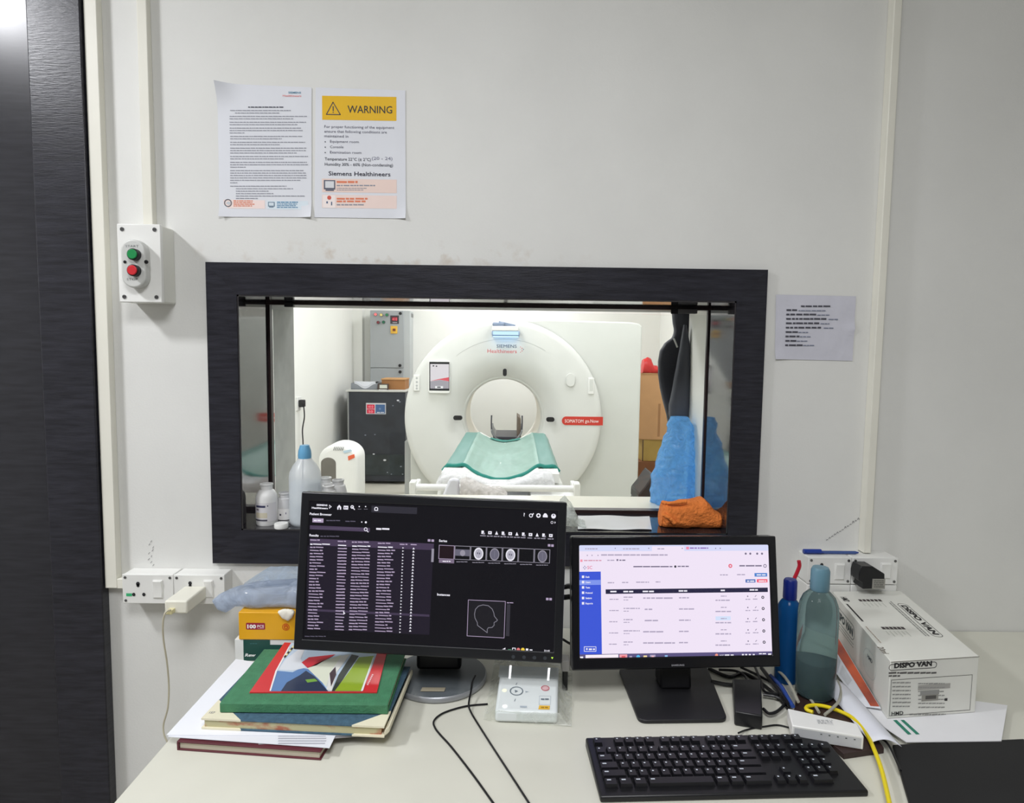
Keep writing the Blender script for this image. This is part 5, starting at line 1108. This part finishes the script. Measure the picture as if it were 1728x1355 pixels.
# boxes at the wall
YG = -.2
S = Surf((0, YG, 0), (1, 0, 0), (0, 0, 1), (380, 930, .1402))
gx0, gx1 = Py(396, 1080, YG).x, Py(396, 1080, YG).x+.17; gz = Py(410, 1079, YG).z
T = thing('carton', 'dark green and white carton standing behind the books under the yellow glove box', 'box', ((gx0+gx1)/2, YG+.06, DZ))
b = MB(); b.box(gx0, gx1, YG, YG+.13, DZ, gz, mat('white_carton', (230, 232, 230), .5, var=.03)); b.build('carton_body', T, bevel=.001)
b = MB(); u0, v0 = S.uv(218, 1060); u1, _ = S.uv(540, 1060); b.suv(S, u0, DZ+.002, u1, gz-.0005, mat('dark_green_print', (22, 74, 66), .4, var=.08), .0004)
b.suv(S, u1, DZ+.03, gx1-.001, gz-.012, MC['dark_green_print'], .0004)
b.stext(S, 'Rew', 238, 1265, 34, ink((236, 240, 240), .4), wd=125, bold=.04, e=.001, shear=.25); b.sdash(S, 300, 385, 1116, 10, ink((60, 110, 110)), 3, .001); b.build('printed_side', T, smooth=0)
a, c = Py(406, 1079, YG-.002), Py(500, 1034, YG-.002)
T = thing('glove_box', 'yellow 100 piece glove box on the green carton, under the bluish plastic pouch', 'box', ((a.x+c.x)/2, YG+.05, gz))
YLB = mat('yellow_carton', (234, 172, 26), .4, var=.08); b = MB(); b.box(a.x-.004, c.x+.02, YG-.002, YG+.11, gz+.0006, c.z, YLB); b.build('carton_body', T, bevel=.0015)
S = Surf((0, YG-.002, 0), (1, 0, 0), (0, 0, 1), (380, 930, .1402)); b = MB(); MRD = ink((158, 34, 60), .4)
q0, q1 = S.uv(252, 942), S.uv(480, 864); b.add([S.w(u, v, .0004) for u, v in rrect(q0[0], q0[1], q1[0], q1[1], .0025)], [tuple(range(24))], MRD)
b.stext(S, '100', 268, 926, 42, ink((250, 246, 240), .4), wd=105, bold=.05, e=.0008); b.stext(S, 'PCS', 388, 918, 30, ink((244, 226, 226), .4), wd=80, bold=.03, e=.0008); b.sdash(S, 392, 466, 932, 6, ink((220, 160, 170)), 5, .0008)
b.build('printed_label', T, smooth=0); b = MB(); OR2 = ink((206, 88, 24), .4); b.sring(S, 730, 912, 44, 9, OR2); b.spoly(S, [(706, 905), (722, 868), (728, 900), (742, 866), (748, 905), (756, 885), (756, 925), (735, 944), (712, 932)], OR2); b.spoly(S, [(722, 918), (736, 905), (745, 918), (734, 932)], YLB, .0009)
b.build('printed_emblem', T, smooth=0)
rows = []
for px, t, bt in ((470, 1030, 1034), (474, 1029, 1040), (480, 1028, 1046), (486, 1028, 1047), (492, 1029, 1043), (496, 1031, 1036)):
    p, q = Py(px, t, YG-.008), Py(px, bt, YG-.008); rows.append(((p.x, YG-.008, (p.z+q.z)/2), (0, 0, (p.z-q.z)/2), (0, -.0055, 0)))
b = MB(); b.loft(rows, mat('white_glove', (238, 234, 220), .6, var=.1), n=16, amp=.003, freq=90); b.build('glove_tip', T, smooth=60)
rows = []; zz = c.z+.001
for px, t, bt, d in ((362, 1010, 1016, .01), (372, 1004, 1026, .02), (386, 998, 1031, .03), (402, 992, 1033, .036), (424, 986, 1033, .04), (447, 984, 1033, .042), (475, 983, 1033, .042), (505, 981, 1033, .04), (530, 982, 1033, .03)):
    p, q = Py(px, t, -.15), Py(px, bt, -.15); zb_ = max(q.z, zz) if px > 398 else q.z+.004
    rows.append(((p.x, -.15, (p.z+zb_)/2), (0, 0, (p.z-zb_)/2), (0, -d, 0)))
b = MB(); b.loft(rows, film('bluish_pouch_film', (204, 216, 234), .35, .14, .4, .8, 18), n=36, amp=.008, freq=13, sq=.6); o = b.build('plastic_pouch', smooth=40)
for v in o.data.vertices:
    if v.co.x > a.x-.01: v.co.z = max(v.co.z, zz+.0004)
solo(o, 'bluish clear plastic pouch slumped on the yellow glove box below the window frame', 'plastic pouch')
b = MB()
def upper(u, v):
    lo_ = Py(412+110*u, 990, -.12); hi_ = Py(412+110*u, 984-26*min(1, u*2.6)-4*u, -.04); p = lo_.lerp(hi_, v)
    return p+Vector((0, -.004*math.sin(5*u+3*v)-.006*noise.noise(p*30), 0))
b.grid(upper, 20, 8, film('pale_blue_upper_film', (190, 208, 230), .45, .16, .4, .5, 20)); b.build('upper_fold', o, smooth=70)


# control console in front of the left monitor
T = thing('scan_control_box', 'white scanner control box with round start button and two light strips, on the desk', 'control box', Pz(890, 1180, DZ))
top = [Pz(835, 1199, DZ+.026), Pz(941, 1202, DZ+.026), Pz(943, 1126, DZ+.046), Pz(845, 1123, DZ+.046)]
b = MB(); lo = [Vector((v.x, v.y, DZ+.0015)) for v in top]; b.hexa(lo+top, mat('control_white', (226, 232, 232), .3, var=.02)); b.build('console_body', T, bevel=.006, seg=3)
nn = (top[1]-top[0]).cross(top[3]-top[0]).normalized(); S = Surf(top[0], top[1]-top[0], nn.cross(top[1]-top[0]), (660, 1090, .1968))
b = MB(); b.spoly(S, [(932, 170), (1436, 188), (1432, 285), (920, 268)], ink((176, 184, 186), .3), .0005); b.build('console_head', T, smooth=0)
for x in (1020, 1350): 
    b = MB(); b.spoly(S, [(x-4, 170+(x > 1200)*22), (x+14, 170+(x > 1200)*22), (x+4, 282+(x > 1200)*16), (x-12, 282+(x > 1200)*16)], glow((255, 252, 255), 1.4), .0012); b.build('light_strip', T, smooth=0)
b = MB(); KG = ink((110, 122, 132), .3); b.sring(S, 1075, 388, 58, 9, KG, .0008, sy=1.0); b.spoly(S, [(1060, 378), (1088, 390), (1062, 402)], KG, .0008); b.build('start_button', T, smooth=0)
b = MB(); b.sring(S, 1322, 364, 36, 8, ink((206, 96, 110), .3), .0008); b.sdisc(S, 1322, 364, 24, ink((228, 186, 190), .3), .0007); b.build('stop_button', T, smooth=0)
b = MB(); b.sdisc(S, 972, 383, 19, glow((255, 255, 214), 1.2), .0008); b.sdisc(S, 976, 519, 22, glow((255, 255, 255), 1.2), .0008); b.build('lit_button', T, smooth=0)
b = MB(); b.spoly(S, [(1270, 512), (1362, 515), (1358, 548), (1262, 545)], ink((234, 186, 70), .3), .0008); b.sdash(S, 1285, 1345, 537, 12, ink((170, 130, 40)), 3, .0011); b.sline(S, [(1272, 430), (1368, 432), (1364, 506), (1268, 504), (1272, 430)], 4, ink((190, 198, 204), .3)); b.sdash(S, 1285, 1352, 466, 13, KG, 4, .0011); b.sdash(S, 1105, 1165, 532, 16, ink((176, 186, 196)), 5, .001)
b.sline(S, [(1070, 335), (1080, 318)], 5, KG); b.sline(S, [(1066, 455), (1058, 475)], 5, KG); b.spoly(S, [(1150, 388), (1180, 394), (1152, 402)], ink((170, 180, 188)), .0008); b.build('key_legend', T, smooth=0)
b = MB(); P = [Pz(x, y, DZ+.0012) for x, y in ((806, 1190), (846, 1226), (958, 1228), (966, 1150), (950, 1118), (826, 1116))]
PF = film('desk_cover_film', (240, 242, 238), .8, .12, .3, .35, 22)
def skirt(u, v):
    return Vector((0, 0, 0))
ring0 = [Vector((v.x, v.y, DZ+.002)) for v in (top[0], top[1], top[2], top[3])]
out = [Pz(x, y, DZ+.002) for x, y in ((818, 1216), (962, 1226), (966, 1118), (836, 1112))]
def sk(u, v):
    s_ = u*4; i = int(s_) % 4; f = s_-int(s_); a_ = ring0[i].lerp(ring0[(i+1) % 4], f); o_ = out[i].lerp(out[(i+1) % 4], f)
    h = .022*(1-v)**2; p = a_.lerp(o_, v); d = (o_-a_).normalized()*.003
    return p+d+Vector((0, 0, h+.006*abs(noise.noise(p*40))))
b.grid(sk, 64, 8, PF); solo(b.build('plastic_cover', smooth=50), 'clear crinkled plastic film around the scanner control box', 'plastic film')

# cables on the open desk
def dcable(name, label, pts, r, m, z=DZ, cat='cable', lift=None):
    P = [Pz(x, y, z+r+.0004) for x, y in pts]
    if lift:
        for i, h in lift.items(): P[i] = Pz(pts[i][0], pts[i][1], z+r+h)
    return solo(MB().tube(P, r, m).build(name), label, cat)
dcable('signal_cable', 'thin black cable curling across the desk in front of the round monitor stand', [(823, 1188), (790, 1191), (762, 1198), (743, 1206), (732, 1217), (734, 1228), (743, 1240), (762, 1261), (800, 1310), (845, 1372), (880, 1410)], .0019, BLK)
dcable('signal_cable', 'thin black cable running straight from the left monitor towards the front desk edge', [(802, 1140), (797, 1150), (795, 1165), (791, 1188), (794, 1200), (803, 1216), (831, 1260), (870, 1320), (905, 1374), (930, 1410)], .0019, BLK, lift={0: .02, 1: .0175, 2: .015, 3: .0075, 4: .002})

# keyboard
kA, kB = Pz(988, 1244, DZ+.018), Pz(1386, 1237, DZ+.018); kw = (kB-kA).length; yaw = math.atan2(kB.y-kA.y, kB.x-kA.x)
KM = Matrix.Translation(Vector((kA.x, kA.y, DZ))) @ Matrix.Rotation(yaw, 4, 'Z')
T = thing('keyboard', 'black computer keyboard at the front of the desk below the right monitor', 'keyboard', M=KM)
b = MB(); b.M = KM; kd = .15
b.hexa([(0, -kd, 0), (kw, -kd, 0), (kw, 0, 0), (0, 0, 0), (0, -kd, .011), (kw, -kd, .011), (kw, 0, .018), (0, 0, .018)], BLK); b.build('case', T, bevel=.003)
KEY = mat('black_keycap', (24, 24, 28), .35, var=.1); LEG = ink((190, 196, 206)); unit = (kw-.02)/22.6
rowsk = [(0, [(1, 0), *[(1, 2+i) for i in range(4)], *[(1, 6.5+i) for i in range(4)], *[(1, 11+i) for i in range(4)], *[(1, 15.3+i) for i in range(3)], (1, 18.6), (1, 19.6)]),
         (1.3, [*[(1, i) for i in range(13)], (2, 13), *[(1, 15.3+i) for i in range(3)], *[(1, 18.6+i) for i in range(4)]]),
         (2.3, [(1.5, 0), *[(1, 1.5+i) for i in range(12)], (1.5, 13.5), *[(1, 15.3+i) for i in range(3)], *[(1, 18.6+i) for i in range(3)]]),
         (3.3, [(1.8, 0), *[(1, 1.8+i) for i in range(11)], (2.2, 12.8), *[(1, 18.6+i) for i in range(3)]]),
         (4.3, [(2.3, 0), *[(1, 2.3+i) for i in range(10)], (2.7, 12.3), (1, 16.3), *[(1, 18.6+i) for i in range(3)]]),
         (5.3, [(1.3, 0), (1.3, 1.3), (1.3, 2.6), (6, 3.9), (1.3, 9.9), (1.3, 11.2), (2.5, 12.5), *[(1, 15.3+i) for i in range(3)], (2, 18.6)])]
for ry, ks in rowsk:
    for kwid, kx in ks:
        x0 = .01+kx*unit+.0009; x1 = .01+(kx+kwid)*unit-.0009; y1_ = -.010-ry*unit*1.05; y0_ = y1_-unit+.0018
        zt_ = .018+y1_*.045; b = MB(); b.M = KM; t = .0022
        b.hexa([(x0, y0_, zt_-.004), (x1, y0_, zt_-.004), (x1, y1_, zt_-.004), (x0, y1_, zt_-.004), (x0+t, y0_+t, zt_+.006), (x1-t, y0_+t, zt_+.006), (x1-t, y1_-t*.6, zt_+.0068), (x0+t, y1_-t*.6, zt_+.0068)], KEY)
        lw = .003 if kwid == 1 else .007
        b.add([(x0+.005, y1_-.0075, zt_+.0071), (x0+.005+lw, y1_-.0075, zt_+.0071), (x0+.005+lw, y1_-.0048, zt_+.0073), (x0+.005, y1_-.0048, zt_+.0073)], [(0, 1, 2, 3)], LEG)
        b.build('key', T, smooth=0)
dcable('keyboard_cable', 'thin black cable from the keyboard to the white network box', [(1246, 1237), (1262, 1231), (1290, 1226), (1312, 1223.5), (1333, 1228)], .0017, BLK, lift={0: .012})

# power brick and the tangle behind the right monitor
P = [Pz(x, y, DZ+.03) for x, y in ((1240, 1200), (1287, 1208), (1284, 1146), (1236, 1145))]
b = MB(); b.hexa([Vector((v.x, v.y, DZ+.0005)) for v in P]+P, BLK); T = thing('power_brick', 'black power brick lying on the desk right of the right monitor stand', 'power supply', (P[0]+P[2])/2*1.0); 
b.build('case', T, bevel=.003)
TB = 'tangled black cables'
for k, (pts, r, lf) in enumerate((([(1196, 1128), (1230, 1142), (1258, 1137), (1300, 1165), (1330, 1195)], .004, None), ([(1200, 1150), (1225, 1155), (1245, 1156)], .0045, None), ([(1213, 1130), (1240, 1132), (1256, 1140), (1262, 1150)], .003, None),
        ([(1250, 1126), (1280, 1140), (1310, 1158), (1325, 1182)], .003, None), ([(1274, 1125), (1284, 1150), (1292, 1168), (1322, 1172)], .003, None), ([(1288, 1196), (1298, 1204), (1312, 1200), (1324, 1186), (1310, 1176), (1288, 1172)], .0032, None), ([(1285, 1127), (1310, 1160), (1332, 1190)], .0045, None))):
    lb = ('thick black cable running out behind the power brick to the network box', 'short thick black cable entering the left side of the power brick', 'thin black cable arching over the back corner of the power brick', 'black cable crossing the desk under the right end of the right monitor', 'black cable dropping beside the power brick from the right monitor', 'black cable looping round the right side of the power brick', 'thick black cable beside the blue network cable')[k]
    dcable('power_cable', lb, pts, r, BLK, z=DZ+.0015*k)
NB = mat('blue_cable', (44, 74, 150), .4, var=.1); GC = mat('grey_network_cable', (168, 166, 152), .45, var=.06)
dcable('network_cable', 'blue network cable running down to the white network box', [(1300, 1140), (1318, 1158), (1331, 1180), (1338, 1192)], .0042, NB, z=DZ+.012)
dcable('network_cable', 'pale grey network cable ending in a loose plug beside the blue one', [(1309, 1128), (1324, 1142), (1336, 1160), (1347, 1184)], .0032, GC, z=DZ+.022)
dcable('network_cable', 'grey network cable curving from the water bottle into the back of the network box', [(1338, 1162), (1352, 1166), (1366, 1178), (1376, 1192), (1382, 1202)], .003, GC, z=DZ+.012)
dcable('network_cable', 'grey network cable coming from the papers into the right of the network box', [(1414, 1150), (1419, 1166), (1416, 1182), (1404, 1196), (1392, 1206)], .003, GC, z=DZ+.02)
dcable('network_cable', 'bright yellow network cable looping behind the white network box and down the desk front', [(1372, 1202), (1361, 1197), (1363, 1192), (1378, 1190), (1400, 1194), (1430, 1206), (1448, 1220), (1462, 1238), (1474, 1262), (1488, 1300), (1502, 1360), (1510, 1400)], .0038, mat('yellow_cable', (236, 214, 30), .4, var=.06), z=DZ+.0135)
dcable('power_cable', 'thin black cable along the paper roll at the right front', [(1421, 1182), (1430, 1200), (1446, 1214), (1462, 1236), (1486, 1246), (1500, 1258), (1520, 1300)], .002, BLK, z=DZ+.0135)

# dark board, network box, bottles
b = MB(); slabpx(b, [(1352, 1128), (1404, 1134), (1492, 1262), (1424, 1272), (1340, 1198)], DZ, DZ+.011, mat('dark_brown_board', (58, 42, 40), .5, var=.2)); solo(b.build('folder', bevel=.001), 'dark brown hard folder lying under the water bottle and the network box', 'folder')
zr = DZ+.0115; zrt = zr+.026
P = [Pz(x, y, zrt) for x, y in ((1337, 1224), (1458, 1243), (1447, 1221), (1329, 1195))]
T = thing('network_box', 'white flat network box on the dark folder between the keyboard and the syringe carton', 'network switch', (P[0]+P[2])/2-Vector((0, 0, .026)))
b = MB(); b.hexa([Vector((v.x, v.y, zr)) for v in P]+P, WHITE_PL); b.build('case', T, bevel=.002)
S = Surf((0, 0, zrt), (1, 0, 0), (0, 1, 0), (1290, 1060, .1852)); b = MB(); b.spoly(S, [(470, 828), (620, 850), (632, 886), (480, 860)], ink((222, 222, 220)), .0003)
for k in range(3): b.sdash(S, 478+k*4, 622+k*2, 842+k*13+4, 8, ink((170, 172, 172)), 5+k, .0006)
b.build('top_print', T, smooth=0)
ux = (P[1]-P[0]).normalized(); S = Surf(P[0], ux, (0, 0, 1)); b = MB(); Lf = (P[1]-P[0]).length
b.suv(S, .004, -.024, Lf-.004, -.004, mat('network_box_front', (196, 198, 200), .4), .0004)
for k in range(5): b.suv(S, Lf*.4+.014*k, -.009, Lf*.4+.014*k+.003, -.007, ink((90, 96, 96)), .0008)
b.build('front_strip', T, smooth=0)
def bott(name, label, px, base, yy, prof, m, extra):
    q = Py(px, base, yy); k = pxw(1, yy); z0 = q.z
    T = thing(name, label, 'bottle', (q.x, yy, z0))
    zf = lambda py: Py(px, py, yy).z
    b = MB(); b.lathe([(0, z0+.001)]+[(r*k, max(zf(py), z0+.001)) for r, py in prof], m, (q.x, yy, 0), n=48); b.build('bottle_body', T, smooth=60)
    extra(T, q, k, zf)
TEAL = mat('clear_teal_plastic', (150, 178, 180), .08, trans=.85, ior=1.12, var=.04)
def wb(T, q, k, zf):
    b = MB(); b.lathe([(14*k, zf(996)), (15.8*k, zf(993)), (15.4*k, zf(962)), (13*k, zf(957)), (0, zf(956))], mat('teal_grey_cap', (98, 136, 152), .35, var=.05), (q.x, q.y, 0), n=40); b.build('bottle_cap', T, smooth=40)
    b = MB(); b.lathe([(0, zf(1168)), (30.5*k, zf(1168)), (31*k, zf(1112)), (0, zf(1112))], mat('dark_teal_water', (24, 56, 62), .05, alpha=.85, var=.05), (q.x, q.y, 0), n=40); b.build('water', T, smooth=40)
q = Pz(1373, 1172, zr)
bott('water_bottle', 'clear teal water bottle with a pale cap in front of the right socket box', 1374, 1172, q.y, [(28, 1171), (32, 1166), (33, 1120), (33, 1050), (33, 1030), (31, 1018), (26, 1006), (19, 999), (14.5, 995), (14, 985), (0, 985)], TEAL, wb)
def bb_(T, q, k, zf):
    b = MB(); b.lathe([(11*k, zf(1010)), (11.6*k, zf(1008)), (11.2*k, zf(980)), (9.5*k, zf(977)), (0, zf(976.5))], mat('navy_cap', (22, 40, 130), .35, var=.05), (q.x, q.y, 0)); b.build('bottle_cap', T, smooth=40)
q = Pz(1326, 1148, DZ)
bott('water_bottle', 'deep blue bottle with a navy cap half hidden behind the right monitor', 1326, 1148, q.y, [(18, 1147), (20, 1142), (20, 1040), (19, 1022), (14, 1014), (10.5, 1010), (10, 1000), (0, 1000)], mat('blue_bottle', (26, 92, 158), .15, trans=.35, var=.06, ior=1.2), bb_)
b = MB(); P = [Py(x, y, -.1) for x, y in ((1348, 946), (1349, 955), (1345, 966), (1340, 978), (1338, 992), (1337, 1030), (1337, 1075))]
b.tube(P, .0046, mat('red_handle', (196, 30, 52), .35, var=.05), n=10); o = solo(b.build('red_stick'), 'red curved plastic stick standing behind the deep blue bottle', 'stick')

# syringe carton and the papers around it
zb_ = DZ+.0115
B0 = Pz(1497, 1213, zb_); zt_ = Py(1497, 1116, B0.y).z
tp = [Vector((B0.x, B0.y, zt_)), Pz(1652, 1107, zt_), Pz(1520, 997, zt_), Pz(1405, 998, zt_)]
T = thing('syringe_carton', 'white syringe carton with black lettering at the right end of the desk', 'box', ((tp[0]+tp[2])/2).xy.to_3d()+Vector((0, 0, zb_)))
CAR = mat('white_carton_board', (228, 228, 220), .55, var=.05, scale=7)
b = MB(); b.hexa([Vector((v.x, v.y, zb_)) for v in tp]+tp, CAR); b.build('carton_body', T, bevel=.0012)
KB = ink((40, 38, 40)); KG2 = ink((150, 150, 146))
def tuv(b, S, txt, u, v, H, W, m, bold=.03, e=.0005):
    g, fs, w_ = glyphs(txt, bold); b.add([S.w(u+x*W/w_, v+y*H/.69, e) for x, y in g], fs, m)
def ringuv(b, S, u0, v0, u1, v1, t, m, e=.0005):
    r = (v1-v0)/2; o = rrect(u0, v0, u1, v1, r*.98, 8); i = rrect(u0+t, v0+t, u1-t, v1-t, (r-t)*.98, 8); n = len(o)
    b.add([S.w(*p, e) for p in o]+[S.w(*p, e) for p in i], [(k, (k+1) % n, n+(k+1) % n, n+k) for k in range(n)], m)
def dashuv(b, S, u0, u1, v, h, m, seed=0, e=.0005):
    rd = random.Random(seed); u = u0
    while u < u1-h:
        L = min(h*rd.uniform(1.5, 6), u1-u); b.suv(S, u, v, u+L, v+h, m, e); u += L+h*.6
b = MB(); S = Surf(tp[0], tp[1]-tp[0], (0, 0, 1), (1290, 1060, .1852))
a = S.uv(1130, 388); c = S.uv(1572, 302); ringuv(b, S, a[0], a[1], c[0], c[1], .0012, KB); tuv(b, S, 'DISPO VAN', S.uv(1180, 366)[0], S.uv(1180, 362)[1], abs(S.uv(1180, 320)[1]-S.uv(1180, 362)[1]), S.uv(1522, 366)[0]-S.uv(1180, 366)[0], KB, .05)
b.sdash(S, 1130, 1565, 412, 12, ink((96, 94, 92)), 2, word=6); b.sdash(S, 1130, 1235, 440, 12, ink((96, 94, 92)), 3, word=6)
a = S.uv(1135, 800); c = S.uv(1150, 470); uR = (tp[1]-tp[0]).length-.012; t = .0008
for r_ in ((a[0], c[1]-t, uR, c[1]), (a[0], a[1], a[0]+t, c[1]), (a[0], a[1], uR, a[1]+t), (uR-t, a[1], uR, c[1])): b.suv(S, *r_, KB)
for k in range(7):
    y = 500+k*36; b.sdash(S, 1165, 1330, y, 9, KG2, 10+k); b.sdash(S, 1400, 1640, y+8, 8, KG2, 30+k)
b.srect(S, 1400, 520, 1690, 545, ink((170, 168, 162)), .0004); b.srect(S, 1420, 570, 1590, 600, KG2, .0004); b.srect(S, 1432, 610, 1580, 655, ink((150, 148, 140)), .0007); b.srect(S, 1465, 615, 1560, 640, ink((84, 82, 78)), .001)
tuv(b, S, 'HMD', S.uv(1155, 795)[0], S.uv(1155, 795)[1], .0075, .026, KB, .02); b.sdash(S, 1320, 1650, 790, 10, KG2, 50); b.sdash(S, 1640, 1665, 660, 22, KB, 51)
b.build('front_print', T, smooth=0)
uy_ = (tp[3]-tp[0]).normalized(); ux_ = Vector((-uy_.y, uy_.x, 0))*-1
S = Surf(tp[3], -(tp[2]-tp[1]).normalized(), Vector((0, 0, 1)).cross(-(tp[2]-tp[1]).normalized()))
Z6 = lambda x, y: S.uv(1290+x*.1993, 860+y*.1993)
b = MB()
a, c = Z6(1145, 815), Z6(1480, 1062); u0 = Z6(1150, 795)[0]; u1 = Z6(1480, 1080)[0]; v0 = Z6(1290, 950)[1]; v1 = Z6(1345, 925)[1]
ringuv(b, S, u0, v0, u1, v1, .0013, KB); tuv(b, S, 'DISPO VAN', u0+.012, v0+(v1-v0)*.24, (v1-v0)*.52, u1-u0-.024, KB, .05)
dashuv(b, S, u0-.01, u1-.0, v0-.010, .003, KG2, 4); dashuv(b, S, u0, u1, v0-.016, .003, KG2, 5)
for (px, py) in ((815, 770), (1010, 1005)):
    for k in range(6):
        a = Z6(px+k*33, py); b.suv(S, a[0]-.007, a[1]-.004, a[0]+.006, a[1]+.003, ink((70, 62, 62)))
        b.suv(S, a[0]+.014, a[1]-.002, a[0]+.034+.008*(k % 2), a[1]-.0008, ink((180, 184, 172)))
a = Z6(655, 740); tuv(b, S, 'HMD', a[0], Z6(690, 770)[1]-.006, .014, .03, KB, .02)
a, c = Z6(712, 800), Z6(840, 948); b.suv(S, a[0], a[1]-.006, c[0], a[1]-.002, KB)
a = Z6(1005, 1165); tuv(b, S, '20ml', a[0], a[1]-.012, .012, .03, ink((96, 84, 76)), .01); dashuv(b, S, Z6(870, 990)[0], Z6(985, 1130)[0], Z6(870, 990)[1]-.004, .002, ink((170, 150, 136)), 8)
b.build('top_print', T, smooth=0)
S = Surf(tp[3], tp[0]-tp[3], (0, 0, 1)); b = MB(); Ld = (tp[0]-tp[3]).length
ringuv(b, S, Ld*.06, -.055, Ld*.46, -.02, .0013, ink((60, 72, 74))); tuv(b, S, 'DISPO VAN', Ld*.09, -.046, .017, Ld*.34, ink((60, 72, 74)), .05); dashuv(b, S, Ld*.08, Ld*.45, -.063, .002, KG2, 3); dashuv(b, S, Ld*.1, Ld*.45, -.07, .002, KG2, 4)
ringuv(b, S, Ld*.62, -.085, Ld*.82, -.03, .0008, ink((190, 200, 198))); tuv(b, S, 'HMD', Ld*.68, -.05, .008, .03, ink((80, 88, 92)), .02)
b.build('side_print', T, smooth=0)
b = MB(); n_ = (tp[1]-tp[0]).normalized(); b.suv(Surf(tp[0], n_, (0, 0, 1)), .0, -.0012, (tp[1]-tp[0]).length, -.0002, ink((96, 88, 78)), .0012); b.build('lid_gap', T, smooth=0)
# leaflet leaning on the carton, papers beneath
off = Vector((-.004, -.0, 0)); nl = Vector((-(tp[0]-tp[3]).y, (tp[0]-tp[3]).x, 0)).normalized()
if nl.x > 0: nl = -nl
def sidept(s, h): v = tp[3].lerp(tp[0], s); return Vector((v.x, v.y, zb_+h))+nl*.002
SL_ = Surf(tp[3]+nl*.003, tp[0]-tp[3], (0, 0, 1))
def onface(x, y): return SL_.w(*SL_.uv(x, y))
w0, w1 = onface(1404, 1058), onface(1487, 1196); g0, g1 = Pz(1398, 1118, zb_+.002), Pz(1452, 1192, zb_+.002)
T = thing('leaflet', 'glossy leaflet with an orange band leaning on the left side of the syringe carton', 'leaflet', g1)
b = MB(); q4_ = lambda u, v: w0.lerp(w1, v).lerp(g0.lerp(g1, v), u)
nf = (w1-w0).cross(g0-w0).normalized(); nf = nf if nf.dot(CAM-w0) > 0 else -nf
b.grid(lambda u, v: q4_(u, v), 4, 4, PAPER); b.build('sheet', T, smooth=0)
b = MB()
def qq(u0, v0, u1, v1, m, e=.0007): b.add([q4_(u0, v0)+nf*e, q4_(u0, v1)+nf*e, q4_(u1, v1)+nf*e, q4_(u1, v0)+nf*e], [(0, 1, 2, 3)], m)
qq(.02, .02, .46, .98, mat('orange_band', (214, 98, 60), .35, scale=9, rgb2=(150, 70, 54), contrast=(.4, .6))); qq(.52, .1, .95, .3, ink((186, 190, 196))); qq(.55, .35, .9, .6, ink((206, 208, 212))); b.build('leaflet_print', T, smooth=0)
b = MB(); slabpx(b, [(1448, 1196), (1452, 1200), (1530, 1252), (1690, 1250), (1700, 1190), (1480, 1160)], DZ+.0095, DZ+.011, mat('white_document', (232, 232, 234), .6, var=.02)); o = solo(b.build('paper_sheet', smooth=0), 'white document with two green stripes lying under the syringe carton', 'paper')
S = Surf((0, 0, DZ+.011), (1, 0, 0), (0, 1, 0), (1290, 1060, .1852)); b = MB(); GS = ink((40, 128, 104), .5)
b.spoly(S, [(1172, 840), (1205, 838), (1340, 968), (1308, 972)], GS); b.spoly(S, [(1238, 838), (1272, 838), (1415, 968), (1382, 970)], GS); b.build('green_stripe', o, smooth=0)
rows = [Pz(1408, 1150, DZ+.022), Pz(1434, 1186, DZ+.024), Pz(1466, 1222, DZ+.024), Pz(1500, 1254, DZ+.024)]
b = MB(); W_ = mat('rolled_paper', (226, 228, 236), .55, var=.03)
b.grid(lambda u, v: (rows[0].lerp(rows[3], u))+Vector((.024-.05*v, .012*v, .010*math.sin(math.pi*v)-.007)), 12, 10, W_); solo(b.build('paper_sheet', smooth=70, solid=.0008), 'bowed white paper beside the yellow cable, left of the syringe carton', 'paper')
for o in [bpy.data.objects[n] for n in bpy.data.objects.keys() if n.startswith('paper_sheet')]: pass
b = MB(); slabpx(b, [(1506, 1256), (1728, 1246), (1800, 1420), (1560, 1440)], DZ+.0004, DZ+.009, mat('black_pouch', (24, 24, 26), .6, var=.2)); solo(b.build('desk_folder', bevel=.002), 'black flat folder at the right front edge of the desk before the carton', 'folder')
